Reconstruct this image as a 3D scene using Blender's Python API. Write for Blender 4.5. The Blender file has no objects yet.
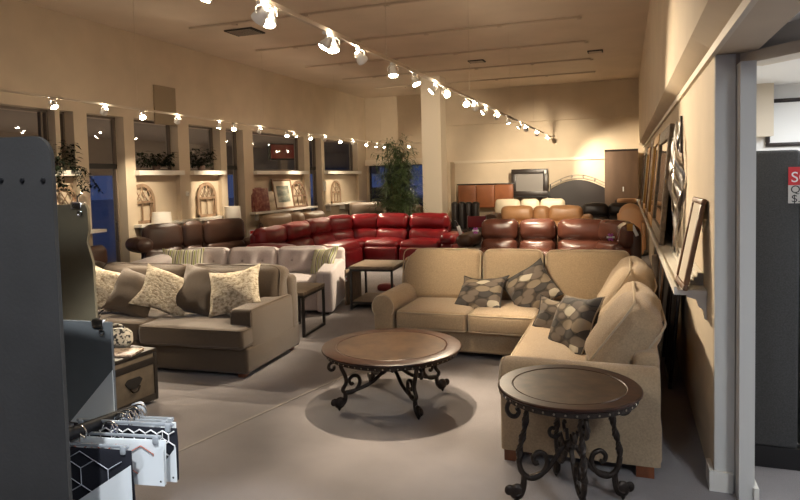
import bpy, bmesh, math, random
from mathutils import Vector, Matrix, noise
PI = math.pi
random.seed(7)
S = bpy.context.scene
C = S.collection
def Rd(d): return math.radians(d)
ORD = ['', 'first', 'second', 'third', 'fourth', 'fifth', 'sixth', 'seventh', 'eighth', 'ninth', 'tenth', 'eleventh',
       'twelfth', 'thirteenth', 'fourteenth', 'fifteenth', 'sixteenth', 'seventeenth', 'eighteenth', 'nineteenth', 'twentieth']

# ------------------------------------------------------------------ materials
def nmat(name):
    m = bpy.data.materials.new(name); m.use_nodes = True
    n = m.node_tree.nodes; l = m.node_tree.links
    return m, n, l, n['Principled BSDF']
def node(n, t, **kw):
    x = n.new(t)
    for k, v in kw.items():
        if k in x.inputs: x.inputs[k].default_value = v
        else: setattr(x, k, v)
    return x
def ramp(n, stops, interp='LINEAR'):
    r = n.new('ShaderNodeValToRGB'); r.color_ramp.interpolation = interp
    e = r.color_ramp.elements
    while len(e) < len(stops): e.new(0.5)
    for i, (p, c) in enumerate(stops):
        e[i].position = p; e[i].color = (*c, 1)
    return r
def mat(name, col, rough=0.6, metal=0.0, bump=0.0, bscale=80, var=0.0, vscale=4, sheen=0.0, coat=0.0, spec=0.5, stretch=(1, 1, 1), col2=None, det=3):
    m, n, l, b = nmat(name)
    b.inputs['Base Color'].default_value = (*col, 1)
    b.inputs['Roughness'].default_value = rough
    b.inputs['Metallic'].default_value = metal
    b.inputs['Specular IOR Level'].default_value = spec
    if sheen:
        b.inputs['Sheen Weight'].default_value = sheen; b.inputs['Sheen Roughness'].default_value = 0.5
    if coat:
        b.inputs['Coat Weight'].default_value = coat; b.inputs['Coat Roughness'].default_value = 0.15
    tc = n.new('ShaderNodeTexCoord'); mp = n.new('ShaderNodeMapping'); mp.inputs['Scale'].default_value = stretch
    l.new(tc.outputs['Object'], mp.inputs['Vector'])
    if var or col2:
        t = node(n, 'ShaderNodeTexNoise', Scale=vscale, Detail=det)
        l.new(mp.outputs['Vector'], t.inputs['Vector'])
        lo = tuple(c * (1 - var) for c in col); hi = col2 or tuple(min(1, c * (1 + var)) for c in col)
        r = ramp(n, [(0.32, lo), (0.68, hi)])
        l.new(t.outputs['Fac'], r.inputs['Fac']); l.new(r.outputs['Color'], b.inputs['Base Color'])
    if bump:
        t = node(n, 'ShaderNodeTexNoise', Scale=bscale, Detail=3)
        l.new(mp.outputs['Vector'], t.inputs['Vector'])
        bp = node(n, 'ShaderNodeBump', Strength=bump, Distance=0.02)
        l.new(t.outputs['Fac'], bp.inputs['Height']); l.new(bp.outputs['Normal'], b.inputs['Normal'])
    return m
def emis(name, col, s):
    m, n, l, b = nmat(name)
    b.inputs['Base Color'].default_value = (*col, 1)
    b.inputs['Emission Color'].default_value = (*col, 1); b.inputs['Emission Strength'].default_value = s
    return m
M = {}
M['wall'] = mat('wall_paint', (.60, .50, .37), .8, var=.05, vscale=2, bump=.03, bscale=120)
M['wallgrey'] = mat('end_paint', (.60, .59, .55), .6, bump=.02)
M['ceil'] = mat('ceiling_paint', (.66, .55, .43), .9, var=.05, vscale=1.2)
M['white'] = mat('white_paint', (.72, .69, .62), .5)
M['trim'] = mat('cream_trim', (.66, .58, .46), .55)
M['carpet'] = mat('carpet', (.225, .203, .205), .97, bump=.5, bscale=260, var=.10, vscale=3.0, sheen=.2, det=8)
M['seam'] = mat('carpet_seam', (.31, .285, .265), .95)
M['tan'] = mat('tan_tweed', (.37, .268, .162), .9, bump=.35, bscale=220, var=.14, vscale=90, sheen=.25)
M['tanpipe'] = mat('tan_piping', (.44, .35, .24), .85)
M['taupe'] = mat('taupe_weave', (.083, .056, .034), .92, bump=.3, bscale=240, var=.12, vscale=80, sheen=.3)
M['taupepipe'] = mat('taupe_piping', (.10, .075, .055), .9)
M['lilac'] = mat('pale_linen', (.50, .445, .44), .92, bump=.25, bscale=260, var=.06, vscale=60, sheen=.3)
M['lilacd'] = mat('linen_button', (.36, .32, .32), .9)
M['red'] = mat('red_leather', (.155, .007, .010), .28, bump=.12, bscale=60, var=.18, vscale=3, spec=.55)
M['redd'] = mat('dark_red_leather', (.13, .006, .010), .4, bump=.1, bscale=60)
M['brown'] = mat('brown_leather', (.095, .033, .021), .27, bump=.12, bscale=60, var=.2, vscale=3, spec=.6)
M['dkbrown'] = mat('dark_brown_leather', (.060, .028, .018), .4, bump=.12, bscale=60, var=.2, vscale=3)
M['camel'] = mat('camel_leather', (.38, .20, .09), .42, bump=.12, bscale=50, var=.15, vscale=3)
M['cream'] = mat('cream_leather', (.62, .54, .40), .5, bump=.1, bscale=50, var=.06)
M['blackl'] = mat('black_leather', (.018, .013, .012), .45, bump=.1, bscale=50)
M['greyl'] = mat('grey_brown_leather', (.17, .125, .09), .45, bump=.1, bscale=50, var=.15, vscale=3)
M['taupel'] = mat('taupe_leather', (.30, .21, .13), .45, bump=.1, bscale=50, var=.12, vscale=3)
M['wood'] = mat('dark_table_wood', (.030, .012, .007), .33, var=.45, vscale=7, stretch=(1, 5, 1), det=6, spec=.22)
M['woodc'] = mat('table_wood_centre', (.048, .027, .015), .34, var=.5, vscale=12, det=6, spec=.22)
M['legwood'] = mat('cherry_foot_wood', (.17, .055, .022), .4, var=.3, vscale=20, stretch=(1, 1, .2))
M['iron'] = mat('bronzed_iron', (.030, .022, .017), .42, metal=.6, bump=.25, bscale=50, var=.3, vscale=30)
M['stud'] = mat('antique_nail', (.42, .36, .28), .3, metal=1)
M['rustic'] = mat('rustic_grey_wood', (.20, .15, .105), .55, var=.35, vscale=9, stretch=(1, 8, 1), det=6)
M['black'] = mat('black_metal', (.014, .013, .013), .45)
M['blackrod'] = mat('black_rod', (.010, .010, .012), .55, spec=.3)
M['dark'] = mat('dark_grey_panel', (.030, .029, .028), .6, var=.15, vscale=5, bump=.04)
M['rivet'] = mat('dark_rivet', (.012, .012, .013), .4, metal=.5)
M['olive'] = mat('olive_board', (.27, .23, .15), .75, var=.1, vscale=6, bump=.05, bscale=150)
M['slate'] = mat('slate_board', (.15, .165, .175), .7, var=.08, vscale=6)
M['paper'] = mat('white_card', (.74, .78, .80), .6)
M['navy'] = mat('navy_cloth', (.010, .011, .019), .85, bump=.2, bscale=300)
M['hexline'] = mat('silver_print', (.42, .44, .50), .7)
M['rust'] = mat('rust_print', (.45, .10, .05), .8)
M['clear'] = mat('clear_plastic', (.36, .39, .42), .12, spec=.9)
M['chrome'] = mat('chrome', (.75, .76, .78), .18, metal=1)
M['divider'] = mat('charcoal_upholstery', (.055, .055, .054), .9, bump=.4, bscale=300, var=.2, vscale=120)
M['archwood'] = mat('distressed_wood', (.30, .20, .125), .7, var=.3, vscale=14, stretch=(1, 1, .3))
M['archdark'] = mat('brown_arch_wood', (.17, .10, .06), .65, var=.3, vscale=14)
M['shade'] = mat('lamp_shade_linen', (.80, .76, .68), .8)
M['ceramic'] = mat('lamp_ceramic', (.30, .25, .2), .3)
M['leaf'] = mat('bamboo_leaf', (.062, .090, .034), .5, var=.4, vscale=6)
M['leafd'] = mat('dark_leaf', (.012, .018, .009), .9, var=.4, vscale=6, spec=.15)
M['stalk'] = mat('bamboo_stalk', (.14, .09, .045), .5, var=.3, vscale=10)
M['pot'] = mat('pot_clay', (.09, .05, .035), .6)
M['gold'] = mat('gold_frame', (.48, .26, .06), .35, metal=.6, bump=.3, bscale=60)
M['framew'] = mat('walnut_frame', (.17, .085, .04), .45, var=.3, vscale=12)
M['framet'] = mat('taupe_ornate_frame', (.24, .185, .125), .5, bump=.5, bscale=50, var=.3, vscale=20)
M['framed'] = mat('espresso_frame', (.020, .013, .010), .4)
M['mat'] = mat('picture_mat', (.60, .53, .42), .8)
M['mirror'] = mat('mirror_glass', (.6, .6, .6), .05, metal=1)
M['screen'] = mat('grey_mirror_panel', (.22, .205, .19), .35)
M['board'] = mat('brown_board', (.11, .066, .040), .7, var=.12, vscale=6, stretch=(1, 1, .3))
M['hbwood'] = mat('brown_glossy_leather', (.24, .085, .034), .28, var=.15, vscale=4, bump=.06, bscale=30, coat=.3)
M['steel'] = mat('brushed_steel', (.30, .28, .26), .3, metal=1, var=.2, vscale=20)
M['whitecan'] = mat('white_spot_can', (.78, .74, .68), .35)
M['trunkp'] = mat('trunk_hide_panel', (.125, .098, .070), .7, var=.2, vscale=9)
M['trunkd'] = mat('trunk_dark_strap', (.016, .012, .010), .5)
M['redtag'] = mat('red_tag', (.55, .02, .025), .5)
M['greytag'] = mat('grey_tag', (.52, .50, .47), .5)
M['ink'] = mat('black_ink', (.02, .02, .02), .6)
M['wink'] = mat('white_ink', (.8, .8, .8), .6)
M['purple'] = mat('violet_petal', (.42, .09, .42), .6)
M['orange'] = mat('peach_leather', (.66, .38, .20), .45, bump=.1, bscale=40)
M['asphalt'] = mat('asphalt', (.05, .05, .055), .9)
M['soffit'] = mat('canopy_soffit', (.42, .34, .27), .9)
M['signred'] = mat('sign_red', (.50, .07, .05), .6)
M['silver'] = mat('brushed_silver', (.46, .44, .42), .36, metal=1, var=.15, vscale=20)
M['winframe'] = mat('bronze_window_frame', (.16, .125, .095), .6)
M['vent'] = mat('dark_vent', (.035, .03, .026), .7)
M['rail'] = mat('ceiling_rail', (.56, .46, .35), .6)
M['officewhite'] = mat('office_white', (.80, .80, .78), .6)
M['bulb'] = emis('lamp_glow', (1.0, .80, .55), 60)
M['tube'] = emis('office_and_fill_glow', (.92, .96, 1.0), 9)
M['carlight'] = emis('street_light', (1, .8, .6), 6)
M['bluelit'] = emis('dusk_lit_pane', (.50, .62, .85), .55)

def glass_mat():
    m, n, l, b = nmat('window_glass')
    n.remove(b)
    t = node(n, 'ShaderNodeBsdfTransparent', Color=(.80, .82, .85, 1)); g = node(n, 'ShaderNodeBsdfGlossy', Roughness=.02)
    f = node(n, 'ShaderNodeLayerWeight', Blend=.5); x = n.new('ShaderNodeMixShader')
    r = ramp(n, [(0, (.03,) * 3), (.55, (.05,) * 3), (.85, (.14,) * 3), (1, (.7,) * 3)]); l.new(f.outputs['Facing'], r.inputs[0])
    l.new(r.outputs[0], x.inputs[0]); l.new(t.outputs[0], x.inputs[1]); l.new(g.outputs[0], x.inputs[2])
    l.new(x.outputs[0], n['Material Output'].inputs['Surface'])
    return m
M['glass'] = glass_mat()

def voro_mat():       # overlapping leaf ovals in grey, brown, cream
    m, n, l, b = nmat('oval_leaf_print'); b.inputs['Roughness'].default_value = .85
    tc = n.new('ShaderNodeTexCoord'); mp = n.new('ShaderNodeMapping'); mp.inputs['Scale'].default_value = (7.5, 14, 7); mp.inputs['Rotation'].default_value = (0, 0, .5)
    l.new(tc.outputs['Object'], mp.inputs['Vector'])
    v = node(n, 'ShaderNodeTexVoronoi', Scale=1.0, Randomness=.55); l.new(mp.outputs[0], v.inputs['Vector'])
    w = node(n, 'ShaderNodeSeparateColor'); l.new(v.outputs['Color'], w.inputs[0])
    r = ramp(n, [(0, (.045, .038, .033)), (.22, (.13, .10, .075)), (.42, (.115, .10, .085)), (.58, (.20, .155, .105)), (.72, (.42, .37, .28)), (.84, (.09, .07, .055))], 'CONSTANT')
    l.new(w.outputs[0], r.inputs[0])
    e = ramp(n, [(.50, (1, 1, 1)), (.62, (.35, .33, .3))]); l.new(v.outputs['Distance'], e.inputs[0])
    x = node(n, 'ShaderNodeMix', data_type='RGBA', blend_type='MULTIPLY'); x.inputs[0].default_value = 1
    l.new(r.outputs[0], x.inputs[6]); l.new(e.outputs[0], x.inputs[7]); l.new(x.outputs[2], b.inputs['Base Color'])
    return m
M['leafprint'] = voro_mat()
def stripe_mat():
    m, n, l, b = nmat('lime_black_stripe'); b.inputs['Roughness'].default_value = .85
    tc = n.new('ShaderNodeTexCoord'); s = n.new('ShaderNodeSeparateXYZ'); l.new(tc.outputs['Object'], s.inputs[0])
    a = node(n, 'ShaderNodeMath', operation='MULTIPLY'); a.inputs[1].default_value = 9.0
    f = node(n, 'ShaderNodeMath', operation='FRACT')
    l.new(s.outputs['X'], a.inputs[0]); l.new(a.outputs[0], f.inputs[0])
    cr = (.62, .60, .48)
    r = ramp(n, [(0, cr), (.14, (.025, .03, .03)), (.24, cr), (.36, (.34, .38, .10)), (.50, cr), (.60, (.22, .22, .19)), (.68, cr), (.80, (.42, .44, .16)), (.90, cr)], 'CONSTANT')
    l.new(f.outputs[0], r.inputs[0]); l.new(r.outputs[0], b.inputs['Base Color'])
    return m
M['stripe'] = stripe_mat()
def chenille_mat():
    m, n, l, b = nmat('cream_chenille'); b.inputs['Roughness'].default_value = .95
    tc = n.new('ShaderNodeTexCoord'); mp = n.new('ShaderNodeMapping'); mp.inputs['Scale'].default_value = (26, 42, 26)
    l.new(tc.outputs['Object'], mp.inputs[0])
    t = node(n, 'ShaderNodeTexNoise', Scale=1.0, Detail=4, Roughness=.7); l.new(mp.outputs[0], t.inputs['Vector'])
    r = ramp(n, [(.36, (.26, .20, .13)), (.52, (.58, .50, .37)), (.7, (.74, .68, .55))]); l.new(t.outputs[0], r.inputs[0]); l.new(r.outputs[0], b.inputs['Base Color'])
    bp = node(n, 'ShaderNodeBump', Strength=.7, Distance=.02); l.new(t.outputs[0], bp.inputs['Height']); l.new(bp.outputs[0], b.inputs['Normal'])
    return m
M['chenille'] = chenille_mat()
def art_mat(name, stops, scale=(3, 3, 3), rot=0, d=5):
    m, n, l, b = nmat(name); b.inputs['Roughness'].default_value = .5
    tc = n.new('ShaderNodeTexCoord'); mp = n.new('ShaderNodeMapping'); mp.inputs['Scale'].default_value = scale
    l.new(tc.outputs['Object'], mp.inputs[0])
    t = node(n, 'ShaderNodeTexNoise', Scale=1, Detail=d); l.new(mp.outputs[0], t.inputs['Vector'])
    r = ramp(n, stops); l.new(t.outputs[0], r.inputs[0]); l.new(r.outputs[0], b.inputs['Base Color'])
    return m
M['artred'] = art_mat('maroon_pattern_canvas', [(.35, (.12, .025, .025)), (.55, (.22, .07, .055)), (.72, (.34, .22, .15))], (14, 14, 14))
M['artland'] = art_mat('landscape_print', [(.3, (.16, .13, .09)), (.5, (.50, .40, .27)), (.7, (.66, .56, .42))], (2, 2, 7))
M['artlake'] = art_mat('lake_print', [(.35, (.07, .09, .07)), (.5, (.19, .21, .17)), (.66, (.42, .40, .30))], (2.5, 2.5, 8))
M['catalog'] = art_mat('catalog_cover', [(.4, (.30, .20, .13)), (.5, (.55, .45, .36)), (.6, (.18, .12, .10))], (20, 20, 20))
M['floral'] = art_mat('black_white_print', [(.46, (.03, .03, .03)), (.5, (.62, .58, .48))], (28, 28, 28), d=2)

# ------------------------------------------------------------------ mesh builder
class MB:
    def __init__(s, T=None):
        s.bm = bmesh.new(); s.T = T or Matrix(); s.mi = 0; s.sharp = 42
    def vt(s, p): return s.bm.verts.new(s.T @ Vector(p))
    def fc(s, vs, smooth=False):
        try: f = s.bm.faces.new(vs)
        except ValueError: return None
        f.smooth = smooth; f.material_index = s.mi
        return f
    def box(s, x0, x1, y0, y1, z0, z1, rot=None):
        c = Vector(((x0 + x1) / 2, (y0 + y1) / 2, (z0 + z1) / 2)); h = ((x1 - x0) / 2, (y1 - y0) / 2, (z1 - z0) / 2)
        v = []
        for k in (-1, 1):
            for j in (-1, 1):
                for i in (-1, 1):
                    p = Vector((i * h[0], j * h[1], k * h[2]))
                    v.append(s.vt(c + (rot @ p if rot else p)))
        for q in ((0, 2, 3, 1), (4, 5, 7, 6), (0, 1, 5, 4), (2, 6, 7, 3), (0, 4, 6, 2), (1, 3, 7, 5)):
            s.fc([v[i] for i in q])
        return s
    def rbox(s, c, size, r=.03, seg=2, n=(1, 1, 1), bulge=(0, 0, 0), wob=0, wf=4, rot=None, seed=0, fn=None, flat=False):
        c = Vector(c); h = [x / 2 for x in size]; r = min(r, min(h) * .98)
        if isinstance(n, int): n = (n, n, n)
        ax = []
        for i in range(3):
            a = h[i] - r
            lo = [-a - r * math.tan(PI / 4 * k / seg) for k in range(seg, 0, -1)]
            mid = [-a + 2 * a * k / n[i] for k in range(n[i] + 1)]
            ax.append(lo + mid + [-x for x in reversed(lo)])
        L = [len(a) for a in ax]; d = {}
        def g(i, j, k):
            key = (i, j, k)
            if key not in d:
                q = Vector((ax[0][i], ax[1][j], ax[2][k]))
                inn = Vector([max(-(h[t] - r), min(h[t] - r, q[t])) for t in range(3)])
                e = q - inn
                p = inn + e.normalized() * r if e.length > 1e-9 else q.copy()
                u = [q[t] / h[t] for t in range(3)]
                for t in range(3):
                    if bulge[t]:
                        o1, o2 = (t + 1) % 3, (t + 2) % 3
                        p[t] += u[t] * bulge[t] * (1 - u[o1] ** 2) * (1 - u[o2] ** 2)
                if fn: p = Vector(fn(p, u))
                if wob: p += noise.noise_vector(p * wf + Vector((seed * 3.7, seed * 1.3, seed))) * wob
                if rot: p = rot @ p
                d[key] = s.vt(c + p)
            return d[key]
        for a in range(3):
            b, e = (a + 1) % 3, (a + 2) % 3
            for sgn in (0, 1):
                for i in range(L[b] - 1):
                    for j in range(L[e] - 1):
                        q = []
                        for di, dj in ((0, 0), (1, 0), (1, 1), (0, 1)):
                            k = [0, 0, 0]; k[a] = (L[a] - 1) * sgn; k[b] = i + di; k[e] = j + dj
                            q.append(g(*k))
                        if not sgn: q.reverse()
                        s.fc(q, not flat)
        return s
    def tube(s, pts, r=.01, n=8, closed=False, smooth=True, cap=True, sx=1.0, twist=0.0, sq=False):
        P = [Vector(p) for p in pts]; N = len(P)
        if N < 2: return s
        def tang(i):
            a = P[(i - 1) % N] if (closed or i > 0) else P[i]; b = P[(i + 1) % N] if (closed or i < N - 1) else P[i]
            t = b - a
            return t.normalized() if t.length > 1e-9 else Vector((0, 0, 1))
        t0 = tang(0); up = Vector((0, 0, 1)) if abs(t0.z) < .9 else Vector((1, 0, 0))
        u = t0.cross(up).normalized(); rows = []
        for i in range(N):
            t = tang(i); u = u - t * u.dot(t)
            u = u.normalized() if u.length > 1e-6 else t.orthogonal().normalized()
            w = t.cross(u); rr = r(i / (N - 1)) if callable(r) else r
            row = []
            for k in range(n):
                a = 2 * PI * k / n + twist * i
                rad = rr * (1.0 + (.28 * math.cos(4 * PI * k / n) if sq else 0))
                row.append(s.vt(P[i] + u * (math.cos(a) * rad * sx) + w * (math.sin(a) * rad)))
            rows.append(row)
        for i in range(N if closed else N - 1):
            A, B = rows[i], rows[(i + 1) % N]
            for k in range(n):
                s.fc([A[k], A[(k + 1) % n], B[(k + 1) % n], B[k]], smooth)
        if cap and not closed:
            s.fc(list(reversed(rows[0]))); s.fc(rows[-1])
        return s
    def lathe(s, prof, n=32, c=(0, 0, 0), smooth=True, rot=None):
        c = Vector(c); rows = []
        for r, z in prof:
            row = []
            for k in range(n if r > 1e-6 else 1):
                a = 2 * PI * k / n; p = Vector((r * math.cos(a), r * math.sin(a), z))
                row.append(s.vt(c + (rot @ p if rot else p)))
            rows.append(row)
        for A, B in zip(rows, rows[1:]):
            for k in range(n):
                q = [A[k % len(A)], A[(k + 1) % len(A)], B[(k + 1) % len(B)], B[k % len(B)]]
                q = [x for i, x in enumerate(q) if x not in q[:i]]
                if len(q) > 2: s.fc(q, smooth)
        return s
    def prism(s, poly, t, O=(0, 0, 0), U=(1, 0, 0), V=(0, 1, 0)):
        O, U, V = Vector(O), Vector(U), Vector(V); W = U.cross(V).normalized()
        a = [s.vt(O + U * x + V * y) for x, y in poly]; b = [s.vt(O + U * x + V * y + W * t) for x, y in poly]
        s.fc(list(reversed(a))); s.fc(b); N = len(poly)
        for i in range(N): s.fc([a[i], a[(i + 1) % N], b[(i + 1) % N], b[i]])
        return s
    def pillow(s, w, h, t, rot, c, n=16, seed=0, pinch=.13, wob=.016):
        c = Vector(c); g = {}
        for sd in (1, -1):
            for i in range(n + 1):
                for j in range(n + 1):
                    u = -1 + 2 * i / n; v = -1 + 2 * j / n
                    edge = i in (0, n) or j in (0, n)
                    if edge and sd == -1: g[(i, j, -1)] = g[(i, j, 1)]; continue
                    z = sd * t / 2 * max(0, (1 - u * u) * (1 - v * v)) ** .42
                    p = Vector((w / 2 * u * (1 - pinch * (1 - v * v) * abs(u)), h / 2 * v * (1 - pinch * (1 - u * u) * abs(v)), z))
                    if not edge: p += noise.noise_vector(p * 8 + Vector((seed * 5.1, seed, seed * 2.2))) * wob
                    p += noise.noise_vector(Vector((u * 1.1 + seed * 3.3, v * 1.1, seed))) * w * .05
                    p.z += .05 * w * (u * u - .4) * (1 if seed % 2 else .4) - .03 * w * v * abs(u)
                    g[(i, j, sd)] = s.vt(c + rot @ p)
        for sd in (1, -1):
            for i in range(n):
                for j in range(n):
                    q = [g[(i, j, sd)], g[(i + 1, j, sd)], g[(i + 1, j + 1, sd)], g[(i, j + 1, sd)]]
                    if sd < 0: q.reverse()
                    s.fc(q, True)
        return s
    def build(s, name, m, parent=None):
        me = bpy.data.meshes.new(name); s.bm.normal_update(); s.bm.to_mesh(me); s.bm.free(); me.set_sharp_from_angle(angle=Rd(s.sharp))
        for x in (m if isinstance(m, (list, tuple)) else [m]): me.materials.append(x)
        o = bpy.data.objects.new(name, me); C.objects.link(o)
        if parent: o.parent = parent
        return o
def tag(o, label=None, cat=None, group=None, kind=None):
    for k, v in (('label', label), ('category', cat), ('group', group), ('kind', kind)):
        if v: o[k] = v
    return o
def thing(name, label, cat, loc=(0, 0, 0), rz=0, group=None):
    o = bpy.data.objects.new(name, None); C.objects.link(o); o.empty_display_size = .1
    o.location = loc; o.rotation_euler = (0, 0, Rd(rz))
    return tag(o, label, cat, group)
def inv(o):          # builder matrix for geometry given in world coordinates under a placed thing
    return (Matrix.Translation(o.location) @ Matrix.Rotation(o.rotation_euler.z, 4, 'Z')).inverted()
def struct(name, mb, m, parent=None):
    o = mb.build(name, m, parent)
    if not parent: o['kind'] = 'structure'
    return o
def copy_tree(o, parent=None):
    c = o.copy(); C.objects.link(c)
    if parent: c.parent = parent
    for ch in list(o.children): copy_tree(ch, c)
    return c
def orient(nrm, roll=0):
    z = Vector(nrm).normalized(); x = Vector((0, 0, 1)).cross(z)
    x = x.normalized() if x.length > 1e-4 else Vector((1, 0, 0)); y = z.cross(x)
    return Matrix((x, y, z)).transposed() @ Matrix.Rotation(Rd(roll), 3, 'Z')
def RX(d): return Matrix.Rotation(Rd(d), 3, 'X')
def RY(d): return Matrix.Rotation(Rd(d), 3, 'Y')
def RZ(d): return Matrix.Rotation(Rd(d), 3, 'Z')
def spline(pts, n=8):     # Catmull-Rom through the points
    P = [Vector(p) for p in pts]; P = [P[0] * 2 - P[1]] + P + [P[-1] * 2 - P[-2]]; out = []
    for i in range(1, len(P) - 2):
        for k in range(n):
            t = k / n; a, b, c, d = P[i - 1:i + 3]
            out.append(.5 * ((2 * b) + (c - a) * t + (2 * a - 5 * b + 4 * c - d) * t * t + (3 * b - a - 3 * c + d) * t ** 3))
    out.append(P[-2]); return out
def spiral(cx, cz, r0, r1, a0, a1, n=14):
    return [(cx + (r0 + (r1 - r0) * k / n) * math.cos(Rd(a0 + (a1 - a0) * k / n)), cz + (r0 + (r1 - r0) * k / n) * math.sin(Rd(a0 + (a1 - a0) * k / n))) for k in range(n + 1)]

# ------------------------------------------------------------------ camera and world
F_PX, CX, CY = 630.0, 400.0, 210.5
cam = bpy.data.cameras.new('camera'); co = bpy.data.objects.new('camera', cam); C.objects.link(co)
cam.sensor_width = 36; cam.sensor_fit = 'HORIZONTAL'; cam.lens = 36 * F_PX / 800; cam.shift_x = 0; cam.shift_y = -(250 - CY) / 800
pit, rol, yaw = Rd(3.0), Rd(1.4), math.atan(226 / 630)
fw = Vector((-math.sin(yaw) * math.cos(pit), math.cos(yaw) * math.cos(pit), -math.sin(pit)))
r0 = fw.cross(Vector((0, 0, 1))).normalized(); u0 = r0.cross(fw)
rt = r0 * math.cos(rol) - u0 * math.sin(rol); up = u0 * math.cos(rol) + r0 * math.sin(rol)
co.matrix_world = Matrix.Translation((0, 0, 1.8)) @ Matrix((rt, up, -fw)).transposed().to_4x4()
cam.clip_start = .05; cam.clip_end = 200
S.camera = co
S.view_settings.view_transform = 'Standard'; S.view_settings.look = 'None'; S.view_settings.gamma = 1
S.view_settings.exposure = 0.75
S.cycles.use_denoising = True
S.cycles.max_bounces = 8; S.cycles.diffuse_bounces = 4; S.cycles.transparent_max_bounces = 12
S.cycles.sample_clamp_indirect = 6; S.cycles.caustics_reflective = False; S.cycles.caustics_refractive = False
w = bpy.data.worlds.new('dusk'); S.world = w; w.use_nodes = True
w.node_tree.nodes['Background'].inputs[0].default_value = (.15, .22, .52, 1)
w.node_tree.nodes['Background'].inputs[1].default_value = .19

# ------------------------------------------------------------------ the setting
ZC = 4.25; XL = -7.6
struct('floor', MB().box(-7.75, 6, -4, 18.2, -.1, 0), M['carpet'])
b = MB()
def strip(b, x0, y0, x1, y1, wd, z=.004):
    d = Vector((x1 - x0, y1 - y0, 0)).normalized(); n = Vector((-d.y, d.x, 0)) * wd / 2
    a, e = Vector((x0, y0, 0)), Vector((x1, y1, 0)); dz = Vector((0, 0, z))
    v = [b.vt(p) for p in (a - n, a + n, e + n, e - n)]; v2 = [b.vt(p + dz) for p in (a - n, a + n, e + n, e - n)]
    b.fc(v2[::-1])
    for i in range(4): b.fc([v[i], v[(i + 1) % 4], v2[(i + 1) % 4], v2[i]])
strip(b, -3.24, 1.6, -2.25, 5.95, .022)
struct('trim_1', b, M['seam'])
struct('ceiling', MB().box(-7.75, .7, -4, 18.2, ZC, ZC + .12), M['ceil'])
# left wall: panels under the windows, columns between, wall above
b = MB()
b.box(-7.8, -7.52, -4, 18.2, 2.87, ZC)
for y0, y1 in ((-4, 3.2), (7.06, 7.30), (8.03, 8.25), (9.32, 9.62), (10.56, 10.76), (11.36, 11.72), (14.0, 14.28), (14.95, 15.12), (17.35, 18.2)):
    b.box(-7.8, -7.52, y0, y1, 0, 2.87)
for y0, y1 in ((3.2, 7.06), (8.25, 9.32), (9.62, 10.56), (11.72, 14.0), (15.12, 17.35)):
    b.box(-7.8, -7.6, y0, y1, 0, 1.95)
b.box(-7.8, -7.56, 6.78, 6.86, 1.95, 2.87)
struct('wall_left', b, M['wall'])
b = MB()
for y0, y1 in ((3.2, 7.06), (8.22, 9.34), (9.60, 10.58), (11.70, 14.03), (15.10, 17.37)):
    b.box(-7.78, -7.42, y0, y1, 1.94, 2.02)
struct('trim_2', b, M['white'])
b = MB()
for y0, y1 in ((4.2, 7.42), (8.15, 9.5), (9.62, 10.6), (11.5, 14.35), (15.05, 17.5)):
    b.box(-7.6, -7.36, y0, y1, 1.09, 1.135)
    k = y0 + .2
    while k < y1: b.box(-7.6, -7.45, k, k + .04, .95, 1.09); k += .9
struct('trim_3', b, M['white'])
def window(i, y0, y1, z0, z1, x=-7.72, muntins=()):
    b = MB()
    for a in (y0, y1 - .03, *muntins): b.box(x - .03, x + .03, a, a + .03, z0, z1)
    b.box(x - .03, x + .03, y0, y1, z0, z0 + .03); b.box(x - .03, x + .03, y0, y1, z1 - .03, z1)
    o = struct('window_%d' % i, b, M['winframe'])
    MB().box(x - .006, x + .006, y0 + .05, y1 - .05, z0 + .05, z1 - .05).build('pane', M['glass'], o)
    return o
window(1, 3.2, 6.78, 2.02, 2.87, muntins=(5.0, 6.66)); window(2, 6.86, 7.06, 2.02, 2.87)
window(3, 8.25, 9.32, 2.02, 2.87); window(4, 9.62, 10.56, 2.02, 2.87)
window(5, 11.72, 14.0, 2.02, 2.87); window(6, 15.12, 17.35, 2.02, 2.87)
def door(i, y0, y1):
    o = window(0, y0, y1, 0, 2.87); o.name = 'door_%d' % i
    b = MB(); b.box(-7.75, -7.69, y0, y1, 2.05, 2.13); b.box(-7.75, -7.69, y0, y1, .05, .25)
    b.build('transom_rail', M['black'], o)
    MB().tube([(-7.66, y1 - .12, .9), (-7.62, y1 - .12, .9), (-7.62, y1 - .12, 1.2), (-7.66, y1 - .12, 1.2)], .012).build('handle', M['steel'], o)
door(1, 7.30, 8.03); door(2, 10.76, 11.36); door(3, 14.28, 14.95)
# back wall with the dark display window, projecting ledge moulding, pier
b = MB()
b.box(-7.8, -7.45, 18, 18.2, 0, ZC); b.box(-5.55, .7, 18, 18.2, 0, ZC); b.box(-7.45, -5.55, 18, 18.2, 2.2, ZC); b.box(-7.45, -5.55, 18, 18.2, 0, .9)
b.box(-5.0, .5, 17.86, 18, 3.27, ZC)
struct('wall_back', b, M['wall'])
struct('trim_4', MB().box(-4.75, .46, 17.94, 18.0, 2.17, 2.24), M['trim'])
struct('trim_5', MB().box(-7.55, -5.45, 17.9, 18.0, 2.18, 2.36), M['trim'])
struct('trim_6', MB().box(-4.95, -4.72, 17.5, 18.0, 0, 2.2), M['wall'])
b = MB()
for x in (-7.45, -6.85, -6.2, -5.6): b.box(x, x + .05, 18.06, 18.12, .9, 2.2)
b.box(-7.45, -5.55, 18.06, 18.12, .9, .95); b.box(-7.45, -5.55, 18.06, 18.12, 2.15, 2.2)
o = struct('window_7', b, M['black']); MB().box(-7.4, -5.6, 18.085, 18.095, .95, 2.15).build('pane', M['glass'], o)
# square column behind the red sectional
struct('column', MB().box(-4.73, -4.24, 14.9, 15.4, 0, ZC), M['trim'])
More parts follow.
